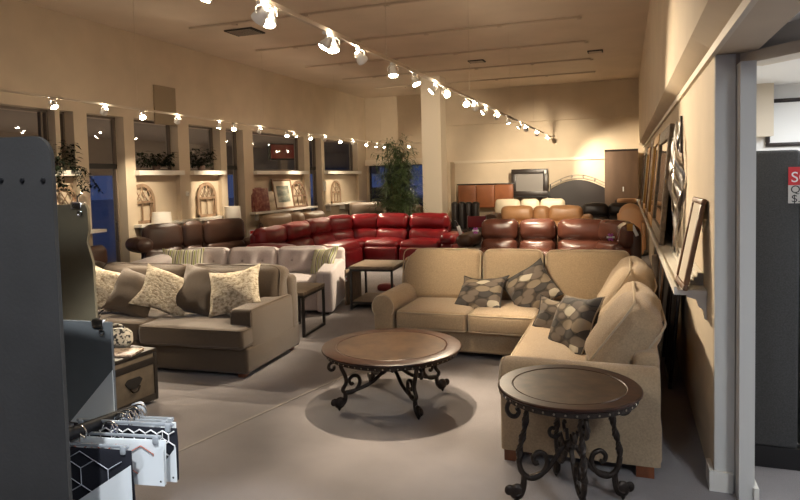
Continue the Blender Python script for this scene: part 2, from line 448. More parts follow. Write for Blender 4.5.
# right wall: lower wall with shelf, sloping soffit band, upper wall, header over the opening
XR = .46
struct('wall_right', MB().box(XR, .655, 3.86, 18.2, 0, 2.46), M['wall'])
b = MB().box(XR + .002, .562, 3.838, 3.86, 0, 2.42); struct('trim_7', b, M['wallgrey'])
struct('trim_8', MB().box(.567, .641, 3.72, 3.95, 0, 2.36), M['wallgrey'])
b = MB()
for q in ((.435, .553, 3.822, 3.99, 0, .115), (.636, .660, 3.70, 3.97, 0, .10)): b.box(*q)
struct('baseboard_right', b, M['white'])
b = MB()
b.prism([(.34, 2.53), (.34, ZC), (.66, ZC), (.66, 2.425), (.45, 2.425), (.45, 2.455)], 7.86, (0, 3.86, 0), (1, 0, 0), (0, 0, 1))
b.prism([(.34, 2.53), (.34, ZC), (.70, ZC), (.70, 2.455), (.45, 2.455)], 14.3, (0, 18.16, 0), (1, 0, 0), (0, 0, 1))
struct('wall_upper_right', b, M['wall'])
b = MB(); b.box(.436, .462, -4, 18, 2.415, 2.46)
struct('trim_10', b, M['trim'])
# diagonal lintel over the opening and the bright office behind it
d = Vector((.625, -.78, 0)); q = Vector((.78, .625, 0))
v = [Vector((.585, 3.86, 0)), Vector((.585, 3.86, 0)) + d * 2.6]
b = MB(); p0, p1 = v
b.prism([(p0.x, p0.y), (p1.x, p1.y), (p1.x + q.x * .16, p1.y + q.y * .16), (p0.x + q.x * .16, p0.y + q.y * .16)], .06, (0, 0, 2.362))
struct('trim_11', b, M['trim'])
b = MB(); b.prism([(.66, -4), (6, -4), (6, 2.2), (2.2, 1.9), (.70, 3.8)], .1, (0, 0, 3.0)); struct('ceiling_lobby', b, M['ceil'])
b = MB(); b.prism([(p0.x + q.x * .04, p0.y + q.y * .04), (p1.x, p1.y), (p1.x + q.x * .12, p1.y + q.y * .12), (p0.x + q.x * .14, p0.y + q.y * .14)], .62, (0, 0, 2.424)); struct('wall_lintel', b, M['wallgrey'])
struct('wall_office_back', MB().box(.66, 6, 6.4, 6.5, 0, 2.6), M['officewhite'])
struct('wall_office_side', MB().box(6, 6.1, -4, 6.5, 0, 3.1), M['officewhite'])
struct('ceiling_office', MB().box(.66, 6, 2.6, 6.5, 2.53, 2.61), M['officewhite'])
struct('trim_12', MB().box(.7, 1.2, 6.2, 6.4, 2.08, 2.53), M['trim'])
# ground, canopy and sky side outside the left wall
struct('ground', MB().box(-60, -7.8, -10, 60, -.12, -.02), mat('pavement', (.42, .42, .44), .9))
struct('ground_rear', MB().box(-7.8, 8, 18.2, 60, -.12, -.02), mat('pavement_rear', (.30, .30, .32), .9))
b = MB(); b.box(-11.8, -7.8, -4, 30, 2.92, 3.05); b.box(-12.0, -11.8, -4, 30, 2.02, 3.05)
struct('ceiling_canopy', b, M['soffit'])
b = MB()
for y in (6.5, 12.6, 20): b.box(-11.9, -11.65, y, y + .25, -.02, 2.95)
struct('column_canopy', b, M['soffit'])

# ------------------------------------------------------------------ upholstery helpers
def outline(c, size, rot=None, r=.03, z=0, ins=.0):     # rounded rectangle for piping in the local XY plane
    c = Vector(c); hx, hy = size[0] / 2 - ins, size[1] / 2 - ins; pts = []
    for cx, cy, a in ((hx - r, hy - r, 0), (-hx + r, hy - r, 90), (-hx + r, -hy + r, 180), (hx - r, -hy + r, 270)):
        for k in range(4):
            t = Rd(a + 30 * k); p = Vector((cx + r * math.cos(t), cy + r * math.sin(t), z)); pts.append(c + (rot @ p if rot else p))
    return pts
def cushion(parent, name, c, size, m, T=None, r=.05, bulge=(0, 0, .025), rot=None, seed=0, wob=.006, n=6, pipe=None, pax='z', label=None, fn=None):
    b = MB(T); nn = [max(2, int(n * x / max(size))) for x in size]
    b.rbox(c, size, r, 3, nn, bulge, wob, 5, rot, seed, fn)
    o = b.build(name, m, parent)
    if label: o['label'] = label
    if pipe:
        b = MB(T); h = size[2] / 2 if pax == 'z' else size[1] / 2
        for sg in ((1, -1) if pax == 'z' else (-1,)):
            if pax == 'z': pts = outline(c, size, rot, r, sg * (h - r * .35), r * .12)
            else:
                A = Matrix.Rotation(PI / 2, 3, 'X'); q = (rot @ A) if rot else A
                pts = outline(c, (size[0], size[2]), q, r, -sg * (h - r * .35), r * .12)
            b.tube(pts, .006, 6, closed=True)
        b.build('piping', pipe, o)
    return o

# ------------------------------------------------------------------ tan tweed corner sectional (front right)
t = thing('sectional_sofa', 'tan tweed corner sectional with rolled arms behind the round iron tables', 'sofa', (-.95, 5.4, 0))
T = inv(t)
b = MB(T)
b.rbox((-1.12, 6.44, .195), (2.60, 1.02, .25), .03, 2, (4, 2, 1)); b.rbox((-.27, 5.0, .195), (.93, 2.2, .25), .03, 2, (2, 4, 1))
b.build('base', M['tan'], t)
# back frames (outside backs)
b = MB(T); b.rbox((-1.11, 6.90, .53), (2.62, .16, .70), .05, 2, (4, 1, 2)); b.rbox((.115, 5.49, .44), (.15, 2.92, .52), .05, 2, (1, 4, 2))
b.build('back_frame', M['tan'], t)
for x0, x1 in ((-2.17, -1.44), (-1.44, -.80)):
    cushion(t, 'seat_cushion', ((x0 + x1) / 2, 6.22, .385), (x1 - x0 - .012, .80, .19), M['tan'], T, .045, (0, .012, .022), seed=x0, pipe=M['tanpipe'])
cushion(t, 'corner_seat_cushion', (-.37, 6.30, .385), (.86, .86, .19), M['tan'], T, .045, (0, 0, .02), seed=3, pipe=M['tanpipe'])
cushion(t, 'long_seat_cushion', (-.40, 5.01, .385), (.82, 1.70, .19), M['tan'], T, .045, (.012, 0, .03), seed=4, pipe=M['tanpipe'])
for i, (x0, x1) in enumerate(((-2.36, -1.455), (-1.455, -.80), (-.80, .05))):
    def shp(p, u, i=i):
        if i == 0 and u[0] < 0 and u[2] > 0: p[0] += .10 * (-u[0]) * u[2] ** 2; p[2] -= .03 * u[0] ** 4
        return p
    cushion(t, 'back_cushion', ((x0 + x1) / 2, 6.68 + .02 * i, .72), (x1 - x0 - .01, .24, .56), M['tan'], T, .075, (0, .03, .01), RX(-12), seed=10 + i, pipe=M['tanpipe'], pax='y', n=8, fn=shp)
# the two big loose cushions along the right run, slumped and pointing out over the seat
for i, (y, ln, tl, zc) in enumerate(((4.62, 1.0, 36, .70), (5.60, 1.02, 32, .755))):
    def shp(p, u):
        p[2] -= .035 * max(0, -u[1]) ** 2 * (u[2] > 0); p[0] += .02 * math.sin(u[1] * 5 + i)
        return p
    o = cushion(t, 'back_cushion', (-.01, y, zc), (.26, ln, .56), M['tan'], T, .10, (.05, .02, .02), RY(tl), seed=20 + i, n=9, wob=.014, fn=shp)
    b = MB(T); q = RY(tl) @ Matrix.Rotation(PI / 2, 3, 'Z') @ Matrix.Rotation(PI / 2, 3, 'X')
    for sg in (-1, 1): b.tube(outline((-.01, y, zc), (ln, .56), q, .10, sg * .112, .022), .008, 6, closed=True)
    b.build('piping', M['tanpipe'], o)
# rolled arms
def rolled(b, axis, a0, a1, cx, cz, r, base_w, z0, n=20):
    # profile in the plane across the arm: a roll on top of a panel
    prof = []
    for k in range(n + 1):
        a = Rd(-60 + 270 * k / n); prof.append((r * math.cos(a), r * math.sin(a)))
    prof = [(base_w * .5, z0 - cz), (base_w * .5, -r * .82)] + prof[2:] + [(-base_w * .5, -r * .8), (-base_w * .5, z0 - cz)]
    if axis == 'y': P = lambda x, z, t: (cx + x, t, cz + z)
    else: P = lambda x, z, t: (t, cx + x, cz + z)
    rows = []
    L = a1 - a0
    for t, s in ((a0, .86), (a0 + L * .008, .95), (a0 + L * .025, 1), (a0 + L * .35, 1.01), (a0 + L * .65, 1.01), (a1 - L * .02, 1), (a1, .92)):
        rows.append([b.vt(P(x * s, z * s if z > -r * 1.2 else z, t)) for x, z in prof])
    N = len(prof)
    for A, B in zip(rows, rows[1:]):
        for k in range(N): b.fc([A[k], A[(k + 1) % N], B[(k + 1) % N], B[k]] if axis == 'x' else [B[k], B[(k + 1) % N], A[(k + 1) % N], A[k]], True)
    b.fc(rows[0] if axis == 'y' else rows[0][::-1]); b.fc(rows[-1][::-1] if axis == 'y' else rows[-1])
b = MB(T); rolled(b, 'y', 5.83, 6.80, -2.30, .505, .128, .20, .07); o = b.build('arm', M['tan'], t)
b = MB(T); b.tube([(-2.30 + .116 * math.cos(Rd(a)), 5.832, .505 + .116 * math.sin(Rd(a))) for a in range(-40, 225, 12)], .006, 6); b.build('piping', M['tanpipe'], o)
b = MB(T); rolled(b, 'x', -.75, .185, 3.985, .50, .135, .22, .07); o = b.build('arm', M['tan'], t)
b = MB(T); b.tube([(-.752, 3.985 + .12 * math.cos(Rd(a)), .50 + .12 * math.sin(Rd(a))) for a in range(-40, 225, 12)], .006, 6); b.build('piping', M['tanpipe'], o)
for x, y in ((-.68, 3.93), (.10, 3.93), (-2.29, 5.97), (.10, 6.85), (-2.29, 6.85)):
    b = MB(T); b.prism([(-.05, -.05), (.05, -.05), (.05, .05), (-.05, .05)], .075, (x, y, 0)); b.build('foot', M['legwood'], t)

# oval-leaf throw pillows on it
def throw(name, label, c, w, h, tk, nrm, roll, m, seed, group=None, pipe=None, n=16):
    rot = orient(nrm, roll); c = Vector(c)
    o = MB().pillow(w, h, tk, Matrix.Identity(3), (0, 0, 0), n=n, seed=seed).build(name, m)
    o.location = c; o.rotation_euler = rot.to_euler()
    tag(o, label, 'pillow', group)
    if pipe:
        b = MB(); N = n; pts = []
        for k in range(4 * N):
            sd, f = divmod(k, N); f = -1 + 2 * f / N
            u, v = ((f, -1), (1, f), (-f, 1), (-1, -f))[sd]
            p = Vector((w / 2 * u * (1 - .13 * (1 - v * v) * abs(u)), h / 2 * v * (1 - .13 * (1 - u * u) * abs(v)), 0))
            p += noise.noise_vector(Vector((u * 1.1 + seed * 3.3, v * 1.1, seed))) * w * .05
            p.z += .05 * w * (u * u - .4) * (1 if seed % 2 else .4) - .03 * w * v * abs(u)
            pts.append(p)
        b.tube(pts, .006, 5, closed=True); b.build('piping', pipe, o)
    return o
G = 'oval leaf print pillows on the tan sectional'
M['pipe2'] = mat('charcoal_piping', (.035, .03, .028), .8)
M['pipe3'] = mat('tan_cord_piping', (.30, .24, .17), .8)
throw('throw_pillow', 'leaf print pillow lying tilted back on the left seat of the tan sectional', (-1.40, 6.30, .60), .50, .46, .17, (-.15, -.62, .78), 6, M['leafprint'], 1, G, M['pipe2'])
throw('throw_pillow', 'leaf print pillow propped corner up against the middle back of the tan sectional', (-.90, 6.36, .655), .50, .50, .17, (-.10, -.82, .54), 36, M['leafprint'], 2, G, M['pipe2'])
throw('throw_pillow', 'dark leaf print pillow slumped low on the corner seat, half hidden by another', (-.50, 5.45, .555), .56, .38, .17, (-.25, -.75, .45), -4, M['leafprint'], 3, G, M['pipe2'])
throw('throw_pillow', 'leaf print pillow leaning edge on against the big slumped back cushion', (-.38, 4.93, .63), .58, .50, .17, (-.86, -.50, .42), 8, M['leafprint'], 4, G, M['pipe3'])

# ------------------------------------------------------------------ taupe sofa with deep seats (left)
t = thing('deep_sofa', 'taupe woven deep sofa with track arm and cream and taupe throw pillows', 'sofa', (-4.6, 5.30, 0), 3)
# local frame: x to the right, front at y=-.58, right end at x=1.36
b = MB(); b.rbox((-.12, .0, .165), (2.92, 1.10, .25), .035, 2, (5, 2, 1)); b.build('base', M['taupe'], t)
b = MB(); b.rbox((-.12, .44, .50), (2.92, .2, .62), .06, 2, (5, 1, 2)); b.build('back_frame', M['taupe'], t)
b = MB(); b.rbox((1.225, .045, .345), (.22, 1.0, .55), .035, 2, (1, 4, 3), (.006, 0, .01)); o = b.build('arm', M['taupe'], t)
b = MB()
for x in (1.125, 1.325): b.tube([(x, -.45, .10), (x, -.452, .58), (x, -.43, .612), (x, .3, .615), (x, .5, .60)], .006, 6)
b.build('piping', M['taupepipe'], o)
for i, (x0, x1) in enumerate(((.22, 1.33), (-.74, .21), (-1.58, -.75))):
    y1 = -.06
    if i == 0:          # T-shaped chaise cushion wraps in front of the arm
        def shp(p, u):
            if p[0] > .31 and p[1] > -.115: p[0] = min(p[0], .335)
            return p
        cushion(t, 'seat_cushion', (.775, -.19, .375), (1.12, .86, .19), M['taupe'], None, .045, (0, .01, .02), seed=31, pipe=M['taupepipe'], n=14, fn=shp)
    else:
        cushion(t, 'seat_cushion', ((x0 + x1) / 2, -.19 + .05, .375), (x1 - x0 - .012, .80, .19), M['taupe'], None, .045, (0, .01, .03), seed=31 + i, pipe=M['taupepipe'])
for i, (x0, x1) in enumerate(((.20, 1.30), (-.95, .19), (-1.58, -.96))):
    cushion(t, 'back_cushion', ((x0 + x1) / 2, .31, .68), (x1 - x0 - .01, .27, .47), M['taupe'], None, .09, (.01, .05, .01), RX(-14), seed=40 + i, n=9, wob=.02, pipe=M['taupepipe'], pax='y')
for x in (-1.5, 1.25):
    for y in (-.48, .46): MB().rbox((x, y, .022), (.07, .07, .044), .008, 1).build('foot', M['legwood'], t)
G = 'throw pillows on the taupe deep sofa'
throw('throw_pillow', 'cream chenille pillow standing against the arm end of the taupe sofa', (-3.64, 5.27, .72), .54, .50, .19, (.22, -.80, .50), 10, M['chenille'], 5, G)
throw('throw_pillow', 'large taupe pillow slouching between two cream pillows on the taupe sofa', (-4.04, 5.24, .71), .58, .54, .20, (.10, -.80, .52), -10, M['taupe'], 6, G)
throw('throw_pillow', 'cream chenille pillow turned diagonal in the middle of the taupe sofa', (-4.35, 5.11, .71), .54, .44, .17, (.50, -.75, .35), -22, M['chenille'], 7, G)
throw('throw_pillow', 'taupe pillow leaning on a cream one above the trunk', (-4.68, 5.04, .69), .52, .48, .19, (.30, -.80, .50), -18, M['taupe'], 8, G)
throw('throw_pillow', 'cream chenille pillow at the far end beside the hanging boards', (-5.03, 5.06, .71), .54, .46, .18, (.40, -.80, .45), -14, M['chenille'], 9, G)

# ------------------------------------------------------------------ pale linen tufted sectional
t = thing('tufted_sectional', 'pale grey linen tufted sectional behind the taupe sofa', 'sofa', (-3.66, 7.50, 0), 15)
# local: right arm front at origin, run goes to -x, back at y = .95
b = MB(); b.rbox((-1.27, .52, .17), (2.52, .96, .26), .03, 2, (5, 2, 1)); b.rbox((-2.05, -.30, .17), (.95, .9, .26), .03, 2, (2, 3, 1)); b.build('base', M['lilac'], t)
b = MB(); b.rbox((-1.27, .97, .46), (2.54, .16, .66), .05, 2, (5, 1, 2)); b.rbox((-2.47, .15, .46), (.16, 1.8, .66), .05, 2, (1, 4, 2)); b.build('back_frame', M['lilac'], t)
b = MB()
b.rbox((-.11, .46, .335), (.22, 1.02, .60), .04, 2, (1, 4, 3), (.008, 0, 0), fn=lambda p, u: (p[0], p[1], p[2] - (.05 * max(0, -u[1]) if u[2] > 0 else 0)))
o = b.build('arm', M['lilac'], t)
b = MB(); b.tube([(-.11, -.052, .06), (-.11, -.054, .55)], .004, 5); b.build('front_seam', M['lilacd'], o)
for i, (x0, x1) in enumerate(((-.97, -.23), (-1.72, -.98), (-2.40, -1.73))):
    cushion(t, 'seat_cushion', ((x0 + x1) / 2, .38, .37), (x1 - x0 - .01, .80, .18), M['lilac'], None, .05, (0, .01, .02), seed=50 + i, pipe=M['lilac'])
def tuft(pts, dep=.07, rad=.09, ax=1, sg=-1):
    def f(p, u):
        if u[ax] * sg > .2:
            for a, z in pts:
                q = (p[0] if ax == 1 else p[1]); dd = math.hypot(q - a, p[2] - z)
                p[ax] -= sg * dep * math.exp(-(dd / rad) ** 2) + sg * .0
        return p
    return f
for i, (x0, x1) in enumerate(((-.94, -.22), (-1.68, -.95), (-2.40, -1.69))):
    pts = [(-.15, .02), (.15, .02)]
    o = cushion(t, 'back_cushion', ((x0 + x1) / 2, .80, .63), (x1 - x0 - .01, .22, .40), M['lilac'], None, .07, (0, .035, .01), RX(-9), seed=60 + i, n=16, pipe=M['lilac'], pax='y', fn=tuft(pts))
    b = MB()
    for a, z in pts: b.lathe([(0, .006), (.012, .004), (.016, 0)], 10, ((x0 + x1) / 2 + a, .712, .625 + z), rot=RX(81))
    b.build('button', M['lilacd'], o)
for i, y in enumerate((-.38, )):
    cushion(t, 'return_seat_cushion', (-2.0, y + .0, .37), (.86, .70, .18), M['lilac'], None, .05, (0, .01, .02), seed=54 + i)
    cushion(t, 'return_back_cushion', (-2.36, y + .08, .63), (.2, .90, .40), M['lilac'], None, .07, (.03, 0, .01), RY(9), seed=66 + i, n=10, fn=tuft([(-.15, .02), (.15, .02)], ax=0, sg=1))
for x, y in ((-.1, .05), (-.1, .95), (-2.4, .95), (-2.4, -.68)): MB().rbox((x, y, .02), (.06, .06, .04), .008, 1).build('foot', M['black'], t)
G = 'striped pillows on the pale sectional'
throw('striped_pillow', 'lime and black striped pillow leaning in the arm corner of the pale sectional', (-4.02, 7.98, .64), .46, .44, .15, (-.25, -.85, .42), 8, M['stripe'], 11, G)
throw('striped_pillow', 'lime and black striped pillow propped above the taupe sofa back', (-5.80, 7.18, .66), .60, .46, .15, (.35, -.85, .30), 0, M['stripe'], 12, G)

# ------------------------------------------------------------------ leather recliner modules
def fr(x, y, rz): return Matrix.Translation((x, y, 0)) @ Matrix.Rotation(Rd(rz), 4, 'Z')
def module(t, T, w, m, md, H=1.03, seed=0, hs=.32, front=True, dp=1.0):
    """One seat: back at y=0, front toward -y, x across."""
    T = T @ Matrix.Diagonal((1, dp, 1, 1))
    MB(T).rbox((0, -.44, .19), (w - .01, .82, .30), .05, 2, (2, 2, 1)).build('seat_body', md, t)
    MB(T).rbox((0, -.08, .47), (w + .01, .16, H * .86), .06, 2, (2, 1, 2)).build('outside_back', md, t)
    cushion(t, 'headrest', (0, -.17, H - hs / 2), (w - .015, .27, hs), m, T, .10, (.005, .045, .015), RX(-8), seed=seed, n=9, wob=.014)
    cushion(t, 'lumbar_cushion', (0, -.24, H - hs - .15), (w - .02, .27, .34), m, T, .10, (.005, .05, .01), RX(-12), seed=seed + 1, n=9, wob=.014)
    cushion(t, 'seat_cushion', (0, -.56, .42), (w - .015, .74, .20), m, T, .08, (0, .02, .035), seed=seed + 2, n=9, wob=.012)
    if front: cushion(t, 'footrest', (0, -.93, .24), (w - .03, .10, .33), m, T, .05, (0, .03, 0), seed=seed + 3, n=6, wob=.008)
def armpad(t, T, m, md, H=.64, seed=0, w=.26):
    MB(T).rbox((0, -.5, .26), (w, .92, .44), .06, 2, (1, 3, 2)).build('arm_panel', md, t)
    cushion(t, 'arm_pad', (0, -.50, H - .10), (w + .05, .92, .20), m, T, .09, (.01, .02, .02), seed=seed, n=8, wob=.012)
t = thing('reclining_sectional', 'glossy red leather reclining sectional stretching across the middle of the showroom', 'sofa', (-4.8, 11.8, 0))
I = inv(t)
for i, (x, y, rz, w) in enumerate(((-3.88, 12.80, 0, .86), (-4.70, 12.80, 0, .74), (-5.36, 12.62, 28, .66), (-5.82, 12.10, 62, .66), (-6.02, 11.36, 90, .84), (-6.04, 10.48, 90, .86), (-6.06, 9.62, 90, .82))):
    module(t, I @ fr(x, y, rz), w, M['red'], M['redd'], 1.03 - .015 * max(0, i - 3), 70 + 5 * i, front=i < 2 or i > 3, dp=1 if i < 2 or i > 3 else .8)
armpad(t, I @ fr(-3.30, 12.8, 0), M['red'], M['redd'], .66, 111)
armpad(t, I @ fr(-6.04, 9.06, 90), M['redd'], M['redd'], .74, 112)
t = thing('reclining_sofa', 'burgundy brown leather reclining sectional right behind the tan tweed sectional', 'sofa', (-1.2, 10.9, 0))
I = inv(t)
for i, (x, y, rz, w) in enumerate(((-2.13, 11.42, 0, .66), (-1.46, 11.42, 0, .64), (-.72, 11.42, 0, .80), (-.06, 11.18, -38, .62), (.20, 10.45, -86, .80))):
    module(t, I @ fr(x, y, rz), w, M['brown'], M['dkbrown'], 1.0, 120 + 5 * i, hs=.36)
armpad(t, I @ fr(-2.62, 11.42, 0), M['dkbrown'], M['dkbrown'], .78, 151, w=.24)
t = thing('leather_sofa', 'camel leather sofa with dark frame between the burgundy and cream sofas', 'sofa', (-2, 15.7, 0))
I = inv(t)
for i, (x, w) in enumerate(((-2.52, .80), (-1.93, .40), (-1.36, .80))):
    module(t, I @ fr(x, 15.75, 0), w, M['camel'], M['dkbrown'], 1.02, 160 + 5 * i, hs=.38)
armpad(t, I @ fr(-.85, 15.75, 0), M['camel'], M['camel'], .82, 176, w=.2); armpad(t, I @ fr(-3.05, 15.75, 0), M['dkbrown'], M['dkbrown'], .86, 177)
t = thing('cream_sofa', 'cream leather sofa far back in front of the black framed panel', 'sofa', (-2.7, 16.7, 0))
I = inv(t)
for i, (x, w) in enumerate(((-2.98, .68), (-2.38, .50), (-1.80, .64))):
    module(t, I @ fr(x, 17.0, 0), w, M['cream'], M['cream'], 1.14, 180 + 5 * i, hs=.40, front=False, dp=.8)
armpad(t, I @ fr(-3.43, 17.0, 0) @ Matrix.Diagonal((1, .8, 1, 1)), M['cream'], M['cream'], .72, 196, w=.18)
t = thing('channel_back_chair', 'black leather chair with vertical channelled back beside the white column', 'chair', (-3.95, 15.8, 0))
I = inv(t)
MB(I).rbox((-3.97, 15.85, .22), (.74, .74, .40), .05, 2, (2, 2, 1)).build('seat', M['blackl'], t)
for k in range(4): cushion(t, 'back_channel', (-4.24 + .185 * k, 16.15, .72), (.18, .2, .80), M['blackl'], I, .07, (0, .02, 0), seed=200 + k, n=4)
for x in (-4.39, -3.62): MB(I).rbox((x, 15.87, .30), (.12, .76, .58), .05, 2).build('arm', M['blackl'], t)
t = thing('reclining_loveseat', 'dark brown leather reclining loveseat by the left wall between two white lamps', 'sofa', (-6.7, 8.9, 0))
I = inv(t)
for i, (x, y, w) in enumerate(((-6.98, 8.12, .66), (-6.80, 8.60, .38), (-6.57, 9.16, .80))):
    module(t, I @ fr(x, y, 68), w, M['dkbrown'], M['dkbrown'], 1.15, 210 + 5 * i, hs=.40, front=False, dp=.5)
SH = Matrix.Diagonal((1, .5, 1, 1))
armpad(t, I @ fr(-7.15, 7.68, 68) @ SH, M['dkbrown'], M['blackl'], .98, 226, w=.2); armpad(t, I @ fr(-6.37, 9.66, 68) @ SH, M['dkbrown'], M['blackl'], .8, 227)
t = thing('taupe_recliner_sofa', 'light taupe leather sofa against the left wall below the leaning pictures', 'sofa', (-6.9, 12.8, 0))
I = inv(t)
for i, (y, w) in enumerate(((11.6, .95), (12.4, .5), (13.2, .95))):
    module(t, I @ fr(-7.1, y, 90), w, M['taupel'], M['dkbrown'], 1.10 - .025 * i, 230 + 5 * i, hs=.36)
t = thing('grey_recliner', 'grey brown leather recliner in the far left corner by the display window', 'chair', (-7.0, 16.2, 0))
I = inv(t)
module(t, I @ fr(-7.0, 16.6, 30), 1.0, M['greyl'], M['blackl'], 1.12, 250, hs=.42)
for x in (-.58, .58): armpad(t, I @ fr(-7.0, 16.6, 30) @ Matrix.Translation((x, 0, 0)), M['blackl'], M['blackl'], .70, 255, w=.18)
t = thing('grey_loveseat', 'pale grey brown leather loveseat under the back display window', 'sofa', (-6.2, 17.2, 0))
I = inv(t)
for i, x in enumerate((-5.85, -5.15)): module(t, I @ fr(x, 17.45, 0), .68, M['greyl'], M['greyl'], 1.0, 260 + 5 * i)
t = thing('low_sofa', 'dark brown leather sofa near the left door, mostly hidden by the hanging boards', 'sofa', (-6.7, 6.6, 0))
I = inv(t)
for i, y in enumerate((5.9, 6.75)): module(t, I @ fr(-7.25, y, 90), .84, M['dkbrown'], M['blackl'], .92, 270 + 5 * i, front=False, dp=.55)
t = thing('round_chair', 'peach leather round backed chair by the shelf end, beyond the burgundy sofa', 'chair', (.05, 14.6, 0))
I = inv(t)
MB(I).rbox((.05, 14.5, .24), (.62, .66, .48), .1, 3, 3, (0, 0, .03)).build('seat', M['orange'], t)
cushion(t, 'back', (.10, 14.85, .78), (.56, .20, .60), M['orange'], I, .10, (0, .05, .03), seed=280, n=8, fn=lambda p, u: (p[0], p[1], p[2] - .17 * u[0] ** 2 * max(0, u[2])))
MB(I).rbox((-.27, 14.55, .42), (.09, .6, .6), .04, 2, 2).build('arm', M['camel'], t); MB(I).rbox((.36, 14.55, .42), (.09, .6, .6), .04, 2, 2).build('arm', M['camel'], t)
t = thing('dark_sofa', 'dark chocolate leather sofa in front of the tall brown board', 'sofa', (-.25, 16.4, 0))
I = inv(t)
for i, x in enumerate((-.62, .0)): module(t, I @ fr(x - .1, 16.7, 0), .62, M['blackl'], M['blackl'], 1.03, 290 + 5 * i)
armpad(t, I @ fr(.28, 16.7, 0), M['dkbrown'], M['dkbrown'], 1.0, 299, w=.18)

# ------------------------------------------------------------------ round wood and iron tables
def circ_top(t, R, zt, th):
    # moulded dark rim with an inset centre panel
    b = MB(); b.sharp = 22
    o = b.lathe([(0, zt - th), (R * .93, zt - th), (R * .97, zt - th * .85), (R, zt - th * .45), (R * .995, zt - th * .15), (R * .975, zt), (R * .80, zt), (R * .785, zt - .004), (R * .775, zt - .001)], 72).build('table_top', M['wood'], t)
    b = MB(); b.sharp = 22
    b.lathe([(R * .776, zt - .010), (R * .776, zt - .0015), (0, zt - .0015)], 64).build('centre_panel', M['woodc'], o)
    b = MB(); b.lathe([(R * .90, zt - th - .024), (R * .945, zt - th - .024), (R * .945, zt - th), (R * .90, zt - th)], 64); o = b.build('apron_ring', M['iron'], t)
    b = MB(); N = int(R * 110)
    for k in range(N):
        a = 2 * PI * k / N; c = Vector((R * .946 * math.cos(a), R * .946 * math.sin(a), zt - th - .012)); n = Vector((math.cos(a), math.sin(a), 0))
        b.lathe([(.0062, 0), (.0045, .003), (0, .0045)], 6, c, rot=orient(n))
    b.build('nail_trim', M['stud'], o)
def leg_part(t, ang, paths, foot, sh=1.0):
    T = Matrix.Rotation(Rd(ang), 4, 'Z'); b = MB(T)
    for p in paths:
        kw = dict(p[1]); pts = [Vector((r, 0, z)) for r, z in p[0]]
        b.tube(pts, **kw)
    o = b.build('leg', M['iron'], t)
    fx, fz, fr_ = foot
    b = MB(T)                                  # heart shaped scroll foot
    for dx, dz, rr in ((0.0, 0, fr_), (fr_ * .95, fr_ * .22, fr_ * .66)):
        h = rr * .42
        b.lathe([(0, -h), (rr * .6, -h * .95), (rr * .88, -h * .6), (rr, 0), (rr * .88, h * .6), (rr * .6, h * .95), (0, h)], 18, (fx + dx, 0, fz + dz), rot=RX(90))
    b.lathe([(0, 0), (fr_ * .22, fr_ * .30), (fr_ * .45, fz * .55)], 10, (fx + fr_ * .1, 0, 0))
    b.build('scroll_foot', M['iron'], o)
    return o
# coffee table
t = thing('coffee_table', 'large round wood coffee table on black scrolled iron legs with a studded rim', 'table', (-1.775, 4.67, 0))
R_, H_ = .56, .462
circ_top(t, R_, H_, .030)
for a in (45, 135, 225, 315):
    top = spiral(.505, .355, .014, .036, -200, 90, 16) + [(.475, .397), (.44, .388)]
    stem = spline([(.44, .40, 0), (.432, .34, 0), (.402, .27, 0), (.395, .215, 0), (.425, .165, 0), (.395, .135, 0), (.33, .140, 0), (.285, .19, 0), (.29, .245, 0), (.335, .262, 0), (.368, .235, 0), (.355, .20, 0), (.335, .205, 0)], 7)
    stem = [(p.x, p.y) for p in stem]
    ft = spline([(.405, .142, 0), (.405, .10, 0), (.42, .065, 0), (.455, .045, 0)], 6); ft = [(p.x, p.y) for p in ft]
    st = spline([(.40, .140, 0), (.30, .150, 0), (.18, .185, 0), (.08, .255, 0), (.012, .30, 0)], 6); st = [(p.x, p.y) for p in st]
    leg_part(t, a, [(top, dict(r=.013)), (stem, dict(r=lambda q: .017 - .004 * q, n=9)), (ft, dict(r=lambda q: .017 + .005 * q)), (st, dict(r=.015))], (.452, .066, .046))
MB().lathe([(0, .40), (.016, .385), (.024, .36), (.044, .335), (.046, .315), (.026, .29), (.032, .27), (.018, .245), (0, .23)], 14).build('finial', M['iron'], t)
# end table
t = thing('end_table', 'round wood end table on twisted iron legs with a nailhead rim, near the sectional arm', 'table', (-.297, 3.47, 0)); t.scale = (1, 1, 1.07)
circ_top(t, .380, .612, .024)
for a in (20, 110, 200, 290):
    top = [(.285, .50), (.272, .478), (.290, .455), (.320, .462), (.337, .495), (.322, .532), (.285, .552), (.235, .558)]
    top = [(p.x, p.y) for p in spline([(r, z, 0) for r, z in top], 5)]
    stem = spline([(.236, .572, 0), (.232, .48, 0), (.246, .38, 0), (.268, .30, 0), (.276, .22, 0), (.255, .158, 0), (.208, .132, 0), (.155, .150, 0), (.122, .20, 0), (.132, .248, 0), (.170, .265, 0), (.198, .240, 0), (.188, .208, 0), (.168, .212, 0)], 8)
    stem = [(p.x, p.y) for p in stem]; n1 = int(len(stem) * .30)
    arch = spline([(.215, .136, 0), (.135, .165, 0), (.075, .235, 0), (.04, .285, 0), (.010, .295, 0)], 6); arch = [(p.x, p.y) for p in arch]
    ft = spline([(.248, .152, 0), (.252, .10, 0), (.265, .06, 0), (.295, .045, 0)], 6); ft = [(p.x, p.y) for p in ft]
    cur = spiral(.085, .375, .012, .038, 480, 190, 14) + [(.030, .30)]
    leg_part(t, a, [(top, dict(r=.0125)), (stem[:n1 + 1], dict(r=.016, n=8, twist=.42, sq=True)), (stem[n1:], dict(r=lambda q: .016 - .004 * q, n=9)), (arch, dict(r=.014)), (cur, dict(r=.0105)), (ft, dict(r=lambda q: .016 + .005 * q))], (.288, .062, .043))
o = MB().rbox((0, 0, .295), (.066, .066, .066), .032, 4).build('ball_finial', M['iron'], t)

